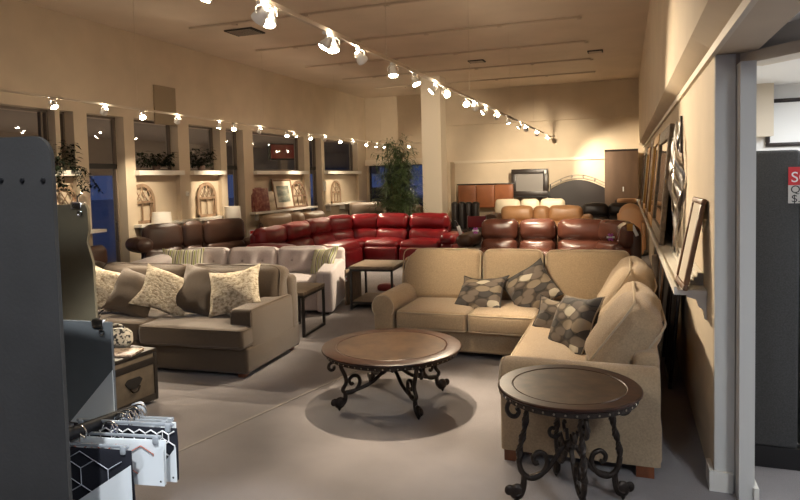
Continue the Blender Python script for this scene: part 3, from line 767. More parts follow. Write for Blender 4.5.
# ------------------------------------------------------------------ small metal-framed tables beside the pale sofa
def frame_table(name, label, loc, rz, L, W, H, shelf=None, top='rustic', group=None):
    t = thing(name, label, 'table', loc, rz, group)
    MB().rbox((0, 0, H - .02), (L, W, .04), .005, 1).build('table_top', M[top], t)
    b = .028
    for sx in (-1, 1):
        for sy in (-1, 1):
            x, y = sx * (L / 2 - b / 2 - .004), sy * (W / 2 - b / 2 - .004)
            MB().box(x - b / 2, x + b / 2, y - b / 2, y + b / 2, 0, H - .04).build('leg', M['black'], t)
    for sx in (-1, 1):
        x = sx * (L / 2 - b / 2 - .004)
        for z in (.002, H - .04 - b): MB().box(x - b / 2, x + b / 2, -W / 2 + b, W / 2 - b, z, z + b).build('rail', M['black'], t)
    for sy in (-1, 1):
        y = sy * (W / 2 - b / 2 - .004)
        for z in ((H - .04 - b, .08) if shelf else (H - .04 - b,)): MB().box(-L / 2 + b, L / 2 - b, y - b / 2, y + b / 2, z, z + b).build('rail', M['black'], t)
    if shelf: MB().box(-L / 2 + b, L / 2 - b, -W / 2 + b, W / 2 - b, .085, .115).build('shelf', M[top], t)
    return t
frame_table('side_table', 'rustic wood end table with black metal frame beyond the pale sofa arm', (-3.30, 8.22, 0), 5, .62, .70, .60, True)
frame_table('side_table', 'low wood and black metal table squeezed behind the taupe sofa arm', (-3.66, 6.62, 0), 5, .36, .66, .52)
o = MB().box(-3.70, -3.685, 7.96, 8.5, .03, .53).build('leaning_board', M['rustic']); o.rotation_euler = (0, 0, 0); tag(o, 'flat grey brown panel standing between the pale sofa arm and the rustic table', 'panel')
o = MB().rbox((0, 0, 0), (.006, .05, .075), .002, 1).build('hang_tag', M['paper']); o.location = (-3.618, 7.83, .43); tag(o, 'small white tag hanging on the corner of the rustic end table', 'tag')
MB().rbox((.0, 0, .0), (.008, .03, .03), .003, 1).build('mark', M['redtag'], o)

# ------------------------------------------------------------------ trunk with catalogues
t = thing('storage_trunk', 'dark strapped trunk with hide panels and a ring handle behind the fabric samples', 'trunk', (-3.98, 3.84, 0), -4)
MB().rbox((0, 0, .235), (.62, .62, .40), .012, 1).build('body', M['trunkp'], t)
MB().rbox((0, 0, .435), (.64, .64, .035), .012, 1).build('lid', M['trunkd'], t)
for z in (.055, .355): MB().rbox((0, 0, z), (.635, .635, .055), .006, 1).build('strap', M['trunkd'], t)
for sx in (-1, 1):
    for sy in (-1, 1): MB().rbox((sx * .302, sy * .302, .225), (.034, .034, .40), .006, 1).build('corner_trim', M['trunkd'], t)
b = MB()
b.prism([(-.085, .03), (-.055, .055), (.055, .055), (.085, .03), (.06, -.005), (.03, -.03), (-.03, -.03), (-.06, -.005)], .012, (.310, .07, .215), (0, 1, 0), (0, 0, 1))
o = b.build('handle_plate', M['black'], t)
b = MB(); b.tube([(.332, .07 + .045 * math.cos(Rd(a)), .205 + .045 * math.sin(Rd(a))) for a in range(180, 365, 12)], .007, 6); b.build('ring_handle', M['iron'], o)
o = MB().rbox((0, 0, .009), (.30, .22, .016), .004, 1).build('catalogue', M['catalog']); o.location = (-3.80, 3.90, .453); o.rotation_euler = (0, 0, .3); tag(o, 'open floral covered catalogue lying flat near the trunk edge', 'magazine')
o = MB().rbox((0, 0, .009), (.28, .22, .016), .004, 1).build('catalogue', M['dark']); o.location = (-4.10, 3.68, .453); o.rotation_euler = (0, 0, -.2); tag(o, 'dark brochure lying on the trunk nearest the hanging boards', 'magazine')
t = thing('print_bag', 'small black and cream print bag standing on the trunk behind the catalogues', 'bag', (-3.98, 4.06, .453), 20)
MB().rbox((0, 0, .07), (.22, .12, .14), .04, 3, 3, (.01, .01, .02), .012).build('body', M['floral'], t)
b = MB(); b.tube([(.08 * math.cos(Rd(a)), .0, .13 + .06 * math.sin(Rd(a))) for a in range(0, 185, 15)], .008, 6); b.build('handle', M['floral'], t)

# ------------------------------------------------------------------ sample display at the left edge
t = thing('sample_display', 'tall charcoal upright display board with rounded top corner and three dark rivets', 'sign', (-2.2, 1.27, 0))
x1, zt, rr = .762, 1.935, .062
poly = [(-.75, 0), (x1, 0), (x1, zt - rr)] + [(x1 - rr + rr * math.cos(Rd(a)), zt - rr + rr * math.sin(Rd(a))) for a in range(10, 91, 10)] + [(-.75, zt + .015)]
MB().prism(poly, .012, (0, .012, 0), (1, 0, 0), (0, 0, 1)).build('board', M['dark'], t)
for x, z in ((.578, 1.819), (.656, 1.817), (.732, 1.815)): MB().lathe([(.008, 0), (.0065, .004), (0, .006)], 12, (x, 0, z), rot=RX(90)).build('rivet', M['rivet'], t)
MB().rbox((0, .006, .02), (1.5, .16, .04), .01, 1).build('foot_bar', M['dark'], t)
def hung(name, label, P0, P1, z0, z1, m, cut=None, wave=False, th=.012, cutm='paper'):
    """A sample board hanging by a clip: P0, P1 ends of its top edge, optional white corner card."""
    a, e = Vector((*P0, 0)), Vector((*P1, 0)); L = (e - a).length; u = (e - a) / L
    t = thing(name, label, 'sample', (a.x, a.y, 0), math.degrees(math.atan2(u.y, u.x)))
    if wave:
        right = [(L - .012, z1), (L - .002, z1 - .02), (L, z1 - .10), (L - .012, z1 - .15), (L + .012, z1 - .23), (L + .014, z0 + .08), (L - .01, z0)]
        MB().prism([(0, z0)] + right[::-1] + [(0, z1)], th, (0, 0, 0), (1, 0, 0), (0, 0, 1)).build('board', m, t)
    else: MB().box(0, L, -th, 0, z0, z1).build('board', m, t)
    if cut:
        c = MB().prism([(L - cut[0], z0), (L + .001, z0), (L + .001, z0 + cut[1])], .003, (0, -th - .0005, 0), (1, 0, 0), (0, 0, 1)).build('corner_card', M[cutm], t)
        c['label'] = 'white triangular corner card'
    b = MB(); b.rbox((L - .05, -th / 2, z1 - .004), (.05, .03, .03), .006, 1); b.tube([(L - .05, -th / 2, z1), (L - .05, -th / 2, z1 + .03), (L - .03, -th / 2, z1 + .045)], .004, 6)
    b.tube([(L - .035 + .010 * math.cos(Rd(a)), -th - .004, z1 - .035 + .010 * math.sin(Rd(a))) for a in range(0, 360, 30)], .003, 6, closed=True)
    b.build('hanger_clip', M['chrome'], t)
    return t
hung('sample_board', 'olive brown wavy edged sample board hanging highest behind the charcoal panel', (-2.25, 1.90), (-1.985, 1.92), 1.10, 1.725, M['olive'], (.10, .17), True)
hung('sample_board', 'slate grey sample board with white triangle hanging below the olive board', (-1.99, 1.70), (-1.700, 1.72), .95, 1.318, M['slate'], (.19, .20))
# rod with clipped fabric swatches
t = thing('hanging_rod', 'short black display rod carrying the clipped fabric swatches', 'rod', (-1.9, 1.45, 0))
I = inv(t)
MB(I).tube([(-1.60, 1.34, 1.052), (-1.553, 1.66, 1.040)], .020, 12).build('rod', M['blackrod'], t)
MB(I).tube([(-1.5545, 1.65, 1.040), (-1.551, 1.675, 1.040)], .025, 12).build('end_cap', M['clear'], t)
MB(I).rbox((-1.60, 1.335, .52), (.05, .03, 1.06), .008, 1).build('post', M['dark'], t); MB(I).rbox((-1.62, 1.40, .02), (.4, .3, .04), .01, 1).build('base', M['dark'], t)
def swatch(label, P0, P1, z0, z1, mats, hexs=None, cut=None, seed=0, hook=None):
    a, e = Vector((*P0, 0)), Vector((*P1, 0)); L = (e - a).length; u = (e - a) / L
    t = thing('fabric_swatch', label, 'fabric sample', (a.x, a.y, 0), math.degrees(math.atan2(u.y, u.x)), 'fabric swatches on the display rod')
    b = MB(); b.rbox((L / 2, 0, (z0 + z1) / 2), (L, .006, z1 - z0), .0025, 1, (8, 1, 8), wob=.004, wf=9, seed=seed)
    if hexs:
        b.mi = 1; h = hexs; rows = int((z1 - z0) / (h * .75)) + 2; cols = int(L / (h * .87)) + 2
        for i in range(-1, cols):
            for j in range(-1, rows):
                cx = (i + (.5 if j % 2 else 0)) * h * .87; cz = z0 + j * h * .75
                for k in range(3):
                    p = [(cx + h / 2 * math.sin(Rd(60 * q)), cz + h / 2 * math.cos(Rd(60 * q))) for q in (k, k + 1)]
                    if all(.006 < x < L - .006 and z0 + .006 < z < z1 - .004 for x, z in p):
                        b.tube([(p[0][0], -.007, p[0][1]), (p[1][0], -.007, p[1][1])], .0016 if 'navy' in label else .0024, 4)
                if (i * 3 + j) % 4 == 0:
                    for q in (0, 120, 240):
                        x, z = cx + h / 2 * math.sin(Rd(q)), cz + h / 2 * math.cos(Rd(q))
                        if .006 < min(x, cx) and max(x, cx) < L - .006 and z0 + .006 < min(z, cz) and max(z, cz) < z1 - .004: b.tube([(cx, -.008, cz), (x, -.008, z)], .0013, 4)
    b.build('cloth', mats, t)
    if cut:
        o = MB().prism([(L - cut[0], z0), (L, z0), (L, z0 + cut[1])], .002, (0, -.0105, 0), (1, 0, 0), (0, 0, 1)).build('corner_card', M['paper'], t); o['label'] = 'white triangular corner card'
        MB().lathe([(.0035, 0), (0, .001)], 8, (L - .012, -.0127, z0 + .014), rot=RX(90)).build('hole', M['ink'], o)
    b = MB()
    b.rbox((L / 2, 0, z1 + .010), (L * .94, .008, .010), .003, 1, (3, 1, 1))
    for x in (.08, .92): b.rbox((L * x, 0, z1), (.018, .018, .026), .004, 1)
    b.build('clip_hanger', M['clear'], t)
    zc = hook if hook else z1 + .07
    b = MB(); b.tube([(L * .5, 0, z1 + .018), (L * .52, 0, z1 + .04)] + [(L * .5 + .026 * math.cos(Rd(q)), 0, zc + .024 * math.sin(Rd(q))) for q in range(-40, 200, 20)], .0026, 6)
    b.build('hook', M['chrome'], t)
    return t
swatch('navy swatch with silver hexagon lines nearest the front of the rod', (-1.74, 1.40), (-1.392, 1.46), .84, 1.005, [M['navy'], M['hexline']], .105, (.19, .125), 1, 1.05)
swatch('white swatch with rust red lattice hanging behind the navy hexagon one', (-1.68, 1.455), (-1.318, 1.515), .885, 1.022, [M['paper'], M['rust']], .095, (.12, .125), 2, 1.048)
swatch('black and white print swatch just behind the rust red one', (-1.66, 1.50), (-1.306, 1.556), .88, 1.045, [M['navy'], M['wink']], .045, (.09, .11), 3, 1.047)
for k in range(4):
    swatch(['pale grey blank swatch first behind the printed ones', 'pale grey blank swatch third from the outer end of the rod', 'pale grey blank swatch second from the outer end of the rod', 'pale grey blank swatch at the outer end of the rod'][k], (-1.65, 1.535 + .026 * k), (-1.395 + .0 * k, 1.575 + .028 * k), .86, 1.022 - .002 * k, [M['paper'] if k % 2 else M['slate'], M['wink']], None, None, 5 + k, 1.046)

# ------------------------------------------------------------------ upholstered divider with a sale tag in the opening
t = thing('upholstered_divider', 'tall charcoal upholstered panel standing in the bright opening at right', 'panel', (1.2, 4.3, 0))
I = inv(t)
MB(I).rbox((.83, 4.27, 1.02), (.245, .12, 1.77), .02, 2, (2, 1, 4)).build('panel', M['divider'], t)
MB(I).rbox((1.35, 4.28, 1.02), (.77, .12, 1.77), .02, 2, (2, 1, 4)).build('panel', M['divider'], t)
MB(I).box(.72, 1.72, 4.23, 4.32, 0, .13).build('plinth', M['black'], t)
t = thing('price_card', 'red and grey price card fixed high on the charcoal divider', 'sign', (.99, 4.2042, 1.70))
I = inv(t) @ Matrix.Translation((0, 0, 0))
MB().box(-.10, .12, 0, .006, .0, .105).build('header', M['redtag'], t)
MB().box(-.10, .12, 0, .006, -.105, 0).build('body', M['greytag'], t)
def text(s, name, size, loc, m, parent, rot=(PI / 2, 0, 0), ext=.0006):
    c = bpy.data.curves.new(name, 'FONT'); c.body = s; c.size = size; c.extrude = ext
    o = bpy.data.objects.new(name, c); C.objects.link(o); o.location = loc; o.rotation_euler = rot; c.materials.append(m)
    bpy.context.view_layer.update()
    me = bpy.data.meshes.new_from_object(o.evaluated_get(bpy.context.evaluated_depsgraph_get()))
    q = bpy.data.objects.new(name, me); C.objects.link(q); q.location = loc; q.rotation_euler = rot; q.parent = parent
    bpy.data.objects.remove(o); bpy.data.curves.remove(c)
    return q
text('SO', 'lettering', .085, (-.088, -.001, .018), M['wink'], t)
text('Que', 'lettering', .062, (-.09, -.001, -.045), M['ink'], t); text('$.', 'lettering', .062, (-.086, -.001, -.098), M['ink'], t)

# ------------------------------------------------------------------ arched lattice panels on the left ledges
def arch(name, label, y, z0, w, h, m, x=-7.555, lean=0, group=None, style=0):
    t = thing(name, label, 'wall decor', (x, y, z0), 90)
    t.rotation_euler = (Rd(-lean), 0, Rd(90))
    b = MB(); hw = w / 2; zs = h - hw; tk = .022
    out = [(-hw, 0)] + [(hw * math.cos(Rd(a)), zs + hw * math.sin(Rd(a))) for a in range(180, -1, -12)] + [(hw, 0)]
    k = .055
    inn = [(hw - k, 0)] + [((hw - k) * math.cos(Rd(a)), zs + (hw - k) * math.sin(Rd(a))) for a in range(0, 181, 12)] + [(-hw + k, 0)]
    for i in range(len(out) - 1):
        j = len(inn) - 1 - i
        b.prism([out[i], out[i + 1], inn[j - 1], inn[j]][::-1], tk, (0, tk / 2, 0), (1, 0, 0), (0, 0, 1))
    b.box(-hw, hw, -tk / 2, tk / 2, 0, .05); b.box(-hw + k, hw - k, -tk / 2, tk / 2, zs - .03, zs + .012)
    b.build('frame', m, t)
    b = MB()
    for q in ((-.33, 0, .33) if style == 0 else (-.45, -.15, .15, .45)): b.box(q * w - .012, q * w + .012, -.008, .008, .05, zs)
    def bar(x0, zz0, x1, zz1):
        p, q = Vector((x0, 0, zz0)), Vector((x1, 0, zz1)); b.tube([p, q], .011, 4)
    r = hw - k
    if style == 0:       # diagonal trellis clipped to the round head
        for sg in (-1, 1):
            for k in range(-3, 4):
                c0 = k * w * .23; dx, dz = sg * .5, .866; seg = []
                for q in range(0, 60):
                    px, pz = c0 + dx * q * .012, dz * q * .012
                    if math.hypot(px, pz) < r + .012: seg.append((px + sg * .02 * math.sin(q * .1), 0, zs + pz))
                if len(seg) > 2: b.tube(seg, .010, 4)
    else:
        for a in (45, 90, 135): bar(0, zs, r * math.cos(Rd(a)), zs + r * math.sin(Rd(a)))
        b.tube([(r * .5 * math.cos(Rd(a)), 0, zs + r * .5 * math.sin(Rd(a))) for a in range(0, 181, 15)], .010, 4)
    b.build('lattice', m, t)
    return t
arch('arched_panel', 'arched lattice panel nearest the camera, below the trailing ivy', 6.80, 1.14, .62, .68, M['archwood'])
arch('arched_panel', 'arched lattice panel between the left door and the first thick pillar', 8.40, 1.14, .60, .66, M['archwood'])
arch('arched_panel', 'arched lattice panel above the dark loveseat, right of the wall thermostat', 10.12, 1.14, .58, .66, M['archwood'])
arch('arched_panel', 'brown arched window panel leaning beside the framed lake print', 13.62, 1.14, .70, .64, M['archdark'], x=-7.44, lean=8, style=1)
arch('arched_panel', 'pale arched panel alone under the farthest left window', 15.85, 1.14, .62, .62, M['archwood'], style=1)

def frame_pic(name, label, cat, w, h, depth, fw_, mf, art, matw=0, inner=None):
    """Built in its own XZ plane, front at -y."""
    t = thing(name, label, cat)
    b = MB(); d = depth
    for q in ((-w / 2, w / 2, 0, fw_), (-w / 2, w / 2, h - fw_, h)): b.rbox(((q[0] + q[1]) / 2, 0, (q[2] + q[3]) / 2), (w, d, fw_), min(.008, d / 3), 1)
    for x in (-w / 2 + fw_ / 2, w / 2 - fw_ / 2): b.rbox((x, 0, h / 2), (fw_, d, h - 2 * fw_), min(.008, d / 3), 1)
    b.build('frame', mf, t)
    if matw:
        MB().box(-w / 2 + fw_ * .8, w / 2 - fw_ * .8, -.004, .006, fw_ * .8, h - fw_ * .8).build('mount', M['mat'], t)
        MB().box(-w / 2 + fw_ + matw, w / 2 - fw_ - matw, -.007, -.004, fw_ + matw, h - fw_ - matw).build('print', art, t)
    else: MB().box(-w / 2 + fw_ * .8, w / 2 - fw_ * .8, -.004, .006, fw_ * .8, h - fw_ * .8).build(inner or 'print', art, t)
    return t
def place(o, loc, yaw, lean):
    o.location = loc; o.rotation_euler = (Matrix.Rotation(Rd(yaw), 4, 'Z') @ Matrix.Rotation(Rd(-lean), 4, 'X')).to_euler(); return o
o = frame_pic('framed_print', 'walnut framed lake print with cream mount on the left ledge', 'picture', .86, .70, .035, .05, M['framew'], M['artlake'], .11); place(o, (-7.42, 12.85, 1.14), 90, 9)
def canvas(label, w, h, art, loc, yaw, lean):
    o = MB().rbox((0, 0, h / 2), (w, .03, h), .004, 1).build('canvas_print', art); tag(o, label, 'picture'); place(o, loc, yaw, lean); return o
canvas('maroon patterned canvas at the near end of the picture ledge', .46, .50, M['artred'], (-7.42, 11.86, 1.14), 78, 8)
canvas('slim maroon canvas peeking out behind the larger maroon one', .40, .52, M['artred'], (-7.49, 11.78, 1.14), 86, 5)
canvas('sandy landscape canvas between the maroon canvas and the framed lake print', .46, .42, M['artland'], (-7.44, 12.22, 1.14), 86, 9)
o = MB().rbox((0, 0, 0), (.03, .085, .085), .02, 2).build('thermostat'.replace('thermostat', 'wall_thermostat'), M['white']); o.location = (-7.508, 9.50, 1.60); tag(o, 'small white round cornered thermostat on the thick left pillar', 'thermostat')
MB().box(.012, .018, -.02, .02, -.01, .02).build('display', M['greytag'], o)
o = MB().box(-.012, .012, -.07, .07, -.13, .13).build('switch_plate', M['white']); o.location = (-7.505, 15.05, 1.62); tag(o, 'white wall plate on the pillar left of the farthest arched panel', 'switch')
o = MB().box(-.012, .012, -.27, .27, -.33, .33).build('access_panel', mat('grey_panel_paint', (.30, .235, .155), .8)); o.location = (-7.508, 9.0, 3.14); tag(o, 'square grey brown access panel high on the left wall', 'panel')

# ------------------------------------------------------------------ plants
def leaf(b, p, d, ln, wd, droop=.3):
    d = d.normalized(); s = d.cross(Vector((0, 0, 1)))
    s = s.normalized() if s.length > 1e-3 else Vector((1, 0, 0))
    a = p + d * ln * .5 - Vector((0, 0, ln * droop * .25)); e = p + d * ln - Vector((0, 0, ln * droop))
    up = s.cross(d) * wd * .15
    v = [b.vt(q) for q in (p, a + s * wd / 2 + up, e, a - s * wd / 2 + up, a)]
    b.fc([v[0], v[1], v[4]]); b.fc([v[1], v[2], v[4]]); b.fc([v[2], v[3], v[4]]); b.fc([v[3], v[0], v[4]])
def rv(zlo=-1, zhi=1):
    a = random.uniform(0, 2 * PI); return Vector((math.cos(a), math.sin(a), random.uniform(zlo, zhi)))
def bush(label, loc, rx, ry, rz, n, group=None):
    t = thing('potted_plant', label, 'plant', loc, 0, group)
    MB().lathe([(0, 0), (.055, 0), (.075, .10), (.08, .10), (.068, .09), (0, .085)], 16).build('pot', M['pot'], t)
    b = MB()
    for k in range(n):
        v = rv(-.1, 1); rr = random.random() ** .4
        p = Vector((v.x * rx * rr, v.y * ry * rr, .10 + abs(v.z) * rz * rr))
        leaf(b, p, rv(-.4, .7), random.uniform(.07, .13), random.uniform(.03, .05))
    b.build('foliage', M['leafd'], t)
    b = MB()
    for k in range(7):
        v = rv(.3, 1); b.tube([(0, 0, .08), (v.x * rx * .5, v.y * ry * .5, .1 + v.z * rz * .8)], .005, 4)
    b.build('stems', M['stalk'], t)
    return t
bush('bushy dark plant on the sill above the arch by the first pillar', (-7.56, 8.78, 2.02), .16, .42, .24, 420)
bush('taller dark green plant on the sill of the window left of the second door', (-7.56, 9.98, 2.02), .16, .34, .36, 380)
t = bush('dark ivy on the nearest sill trailing down over the arched panel', (-7.52, 6.72, 2.02), .15, .34, .32, 260)
b = MB()
for k in range(9):
    y = random.uniform(-.15, .55); p = [Vector((.06, y * .3, .1)), Vector((.14, y * .7, .02)), Vector((.17, y, -.12 - .1 * random.random())), Vector((.17, y + .1, -.20 - .12 * random.random()))]
    sp = spline(p, 6); b.tube(sp, .003, 4)
    for q in sp[4:]:
        for _ in range(2): leaf(b, q, rv(-.8, .3), .055, .035)
b.build('trailing_vines', M['leafd'], t)
# bamboo in front of the white column
t = thing('bamboo_tree', 'tall artificial bamboo between the back display window and the white column', 'plant', (-5.12, 14.25, 0))
MB().lathe([(0, 0), (.19, 0), (.235, .38), (.245, .40), (.225, .40), (.21, .34), (0, .34)], 28).build('planter', M['pot'], t)
fol = MB(); random.seed(11)
for k in range(8):
    a = 2 * PI * k / 8; x, y = .09 * math.cos(a), .09 * math.sin(a); h = random.uniform(1.95, 2.75); lx, ly = random.uniform(-.22, .22), random.uniform(-.16, .16)
    P = [Vector((x + lx * (q ** 1.5), y + ly * (q ** 1.5), .33 + (h - .33) * q)) for q in [i / 14 for i in range(15)]]
    b = MB(); b.tube(P, lambda q: .018 * (1.1 - .7 * q), 8)
    for q in P[1:]: b.lathe([(.014, -.008), (.021, 0), (.014, .008)], 8, q)
    b.build('cane', M['stalk'], t)
    for i, p in enumerate(P):
        if p.z < .80: continue
        for _ in range(7):
            d = rv(-.1, .75)
            if d.x > .2: d.y = -abs(d.y)
            d = d.normalized(); ln = random.uniform(.30, .78) * (1.15 - .55 * i / 14)
            tip = p + d * ln - Vector((0, 0, .10 * ln))
            fol.tube([p, p + d * ln * .55, tip], .0025, 3, cap=False)
            for _ in range(8):
                f = random.uniform(.35, 1); q = p.lerp(tip, f)
                leaf(fol, q, d * .8 + rv(-.9, .35) * .75, random.uniform(.12, .21), random.uniform(.018, .030), .45)
fol.build('foliage', M['leaf'], t)

# ------------------------------------------------------------------ white lamps by the left wall
def lamp(label, loc, tagc=False):
    tb = thing('lamp_table', label.replace('white drum shade lamp at', 'dark lamp table at').replace('dark loveseat', 'loveseat'), 'table', (loc[0], loc[1], 0))
    MB().rbox((0, 0, .66), (.46, .46, .04), .01, 1).build('table_top', M['framed'], tb)
    for sx in (-1, 1):
        for sy in (-1, 1): MB().box(sx * .19 - .02, sx * .19 + .02, sy * .19 - .02, sy * .19 + .02, 0, .64).build('leg', M['framed'], tb)
    t = thing('table_lamp', label, 'lamp', (loc[0], loc[1], .68), 0)
    MB().lathe([(0, 0), (.08, 0), (.085, .02), (.05, .04), (.075, .12), (.085, .2), (.05, .32), (.02, .37), (.015, .42), (0, .42)], 20).build('base', M['ceramic'], t)
    MB().lathe([(.165, .40), (.150, .64), (.146, .64), (.161, .40)], 32).build('lamp_shade', M['shade'], t)
    b = MB(); b.tube([(0, 0, .40), (0, 0, .62)], .006, 6)
    for a in (0, 120, 240): b.tube([(0, 0, .615), (.148 * math.cos(Rd(a)), .148 * math.sin(Rd(a)), .63)], .003, 4)
    b.build('harp', M['steel'], t)
    return t
lamp('white drum shade lamp at the near left end of the dark loveseat', (-7.30, 8.55, 0))
lamp('white drum shade lamp at the far end of the dark loveseat by the second door', (-7.2, 10.42, 0))
o = MB().rbox((0, 0, 0), (.008, .10, .14), .003, 1).build('sale_tag', M['paper']); o.location = (-6.25, 9.62, .868); o.rotation_euler = (0, 0, -.6); tag(o, 'white and red price tag standing on the far arm of the dark loveseat', 'tag')
MB().box(.004, .006, -.04, .04, .0, .05).build('red_band', M['redtag'], o)

# ------------------------------------------------------------------ along the back wall
t = thing('leather_headboard', 'long glossy brown leather headboard with three panels against the back wall', 'headboard', (-3.7, 17.35, 0))
I = inv(t)
for k in range(3): MB(I).rbox((-4.20 + .52 * k, 17.35, 1.22), (.515, .07, .64), .02, 2, (4, 1, 4), (0, .012, 0)).build('panel', M['hbwood'], t)
for x in (-4.35, -3.0): MB(I).box(x, x + .06, 17.39, 17.43, 0, 1.4).build('leg', M['framed'], t)
MB(I).rbox((-3.68, 17.35, 1.555), (1.6, .09, .035), .01, 1).build('top_rail', M['framed'], t)
o = thing('console_rack', 'dark metal console rack that carries the black framed panel', 'rack', (-2.35, 17.6, 0))
I = inv(o)
for x in (-3.15, -1.99):
    for y in (17.45, 17.8): MB(I).box(x, x + .035, y, y + .035, 0, 1.32).build('post', M['black'], o)
MB(I).box(-3.15, -1.955, 17.45, 17.835, 1.17, 1.20).build('top_shelf', M['black'], o); MB(I).box(-3.15, -1.955, 17.45, 17.835, .4, .43).build('lower_shelf', M['black'], o)
t = frame_pic('framed_mirror', 'black wide framed grey panel standing on the back console rack', 'mirror', 1.0, .74, .06, .13, M['framed'], M['screen'], inner='grey_panel'); place(t, (-2.50, 17.62, 1.205), 0, 3)
o = MB().box(-.03, .03, -.003, .0, -.045, .045).build('hang_tag', M['paper']); o.location = (-2.06, 17.56, 1.86); tag(o, 'tiny white tag on the upper corner of the black framed panel', 'tag')
t = thing('bed_headboard', 'arched black headboard with a thin wrought iron rail, right of the black framed panel', 'headboard', (-1.22, 17.7, 0))
I = inv(t)
ar = lambda u, h0, h1: h0 + (h1 - h0) * math.cos(u * PI / 2) ** 1
xs = [-1 + k / 10 for k in range(21)]
MB(I).prism([(-.72, .35)] + [(.72, .35)] + [(.72 * u, ar(u, 1.38, 1.62)) for u in xs[::-1]], .04, (-1.22, 17.72, 0), (1, 0, 0), (0, 0, 1)).build('padded_panel', M['blackl'], t)
b = MB(I); b.tube([(-1.22 + .74 * u, 17.7, ar(u, 1.50, 1.75)) for u in xs], .010, 6); b.tube([(-1.22 + .74 * u, 17.7, ar(u, 1.42, 1.66)) for u in xs], .008, 6)
for u in (-.6, -.2, .2, .6): b.tube([(-1.22 + .74 * u, 17.7, ar(u, 1.42, 1.66)), (-1.22 + .74 * u, 17.7, ar(u, 1.50, 1.77))], .010, 6); b.rbox((-1.22 + .74 * u, 17.7, ar(u, 1.46, 1.71)), (.05, .03, .04), .012, 2)
b.build('iron_rail', M['steel'], t)
for x in (-1.96, -.50): MB(I).box(x, x + .03, 17.68, 17.72, 0, 1.52).build('post', M['black'], t)
t = thing('wardrobe_board', 'tall brown cabinet back standing in the right rear corner', 'cabinet', (-.10, 17.5, 0))
MB().rbox((0, 0, 1.2), (.82, .42, 2.38), .012, 1).build('body', M['board'], t)
MB().box(-.41, .41, -.215, -.21, 2.34, 2.39).build('top_edge', M['framed'], t)
MB().box(.03, .06, -.216, -.211, 1.30, 1.42).build('label_card', M['paper'], t)
MB().box(-.16, .0, -.214, -.211, 1.0, 1.08).build('slot', M['framed'], t)
o = MB().lathe([(0, 0), (.28, 0), (.30, .10), (.27, .20), (0, .22)], 20).build('leather_pouf', M['camel']); o.location = (.03, 16.85, 1.03); o.scale = (.8, .5, .5); tag(o, 'small camel cushion lying on top of the dark sofa by the brown cabinet', 'cushion')

# ------------------------------------------------------------------ right wall shelf and what leans on it
t = thing('display_shelf', 'long white picture shelf running along the right wall', 'shelf', (.37, 10.8, 1.06)); I = inv(t); b2 = MB(I)
b2.box(.275, .457, 4.15, 17.6, 1.045, 1.075); b2.box(.275, .292, 4.15, 17.6, 1.075, 1.092); o = b2.build('board', M['white'], t)
for y in (4.17, 6.4, 8.6, 10.8, 13.0, 15.2, 17.3):
    b = MB(I); b.prism([(.457, 1.045), (.35, 1.045), (.35, 1.03), (.40, 1.015), (.415, .97), (.44, .955), (.445, .90), (.457, .89)], .045, (0, y + .045, 0), (1, 0, 0), (0, 0, 1)); b.build('bracket', M['white'], t)
b = MB()
t = thing('stepped_plinth', 'white stepped ledge at the wall side of the shelf behind the small picture', 'ledge', (.43, 5.0, 1.075)); I = inv(t)
for k, (y1, x0, z1) in enumerate(((6.3, .385, 1.10), (6.0, .405, 1.125), (5.7, .425, 1.15))): MB(I).box(x0, .457, 4.35, y1, 1.075 + .025 * k, z1).build('step', M['white'], t)
def onshelf(o, y, x, lean, yaw=-90): place(o, (x, y, 1.079), yaw, lean)
t = frame_pic('framed_picture', 'small walnut framed picture leaning at the near end of the right shelf', 'picture', .40, .56, .03, .035, M['framew'], M['mat'], .05); onshelf(t, 4.29, .325, 9)
t.rotation_euler = (Matrix.Rotation(Rd(-88), 4, 'Z') @ Matrix.Rotation(Rd(-11), 4, 'X')).to_euler()
# twisted metal wall sculpture
t = thing('metal_sculpture', 'twisted ribbon metal sculpture hanging on the right wall beside the large taupe mirror', 'sculpture', (.43, 5.85, 1.09))
for k in range(4):
    b = MB(); rows = []
    for i in range(30):
        q = i / 29; z = 1.12 * q; y = .12 * math.sin(2.2 * q * PI + k * 1.7) + (-.28 + .19 * k) * (1 - .55 * q); x = -.02 - .022 * math.sin(3 * q * PI + k)
        a = 3.0 * q * PI + k * 1.3; wv = .055 * math.sin(PI * min(1, max(0.06, q))) + .012
        n = Vector((math.cos(a) * .5, math.sin(a), 0)) * wv
        rows.append((b.vt(Vector((x, y, z)) - n), b.vt(Vector((x, y, z)) + n)))
    for A, B in zip(rows, rows[1:]): b.fc([A[0], A[1], B[1], B[0]], True)
    o = b.build('ribbon', M['silver'], t); s = o.modifiers.new('thick', 'SOLIDIFY'); s.thickness = .004
o = MB().box(-.008, .008, -.035, .035, .86, 1.17).build('back_plate', M['framed'], t); o.location.x = .015
def mirror(label, w, h, y, x, lean, mf, fw_=.08, art='mirror', nm='leaning_mirror', cat='mirror'):
    t = frame_pic(nm, label, cat, w, h, .045, fw_, mf, M[art], inner='glass' if art == 'mirror' else 'print'); onshelf(t, y, x, lean); return t
mirror('large taupe ornate framed mirror leaning on the right shelf beyond the metal sculpture', 1.9, 1.18, 7.55, .325, 5, M['framet'], .14)
mirror('gold framed mirror behind the taupe mirror on the right shelf', 1.5, 1.20, 9.4, .325, 5, M['gold'], .12)
mirror('walnut framed picture beyond the gold mirror on the right shelf', 1.2, 1.22, 10.9, .325, 5, M['framew'], .10, 'artland', 'framed_picture', 'picture')
mirror('second gold framed mirror far along the right shelf', 1.2, 1.15, 12.3, .325, 5, M['gold'], .12)
mirror('dark espresso framed picture near the far end of the right shelf', 1.2, 1.2, 13.7, .325, 5, M['framed'], .10, 'artlake', 'framed_picture', 'picture')
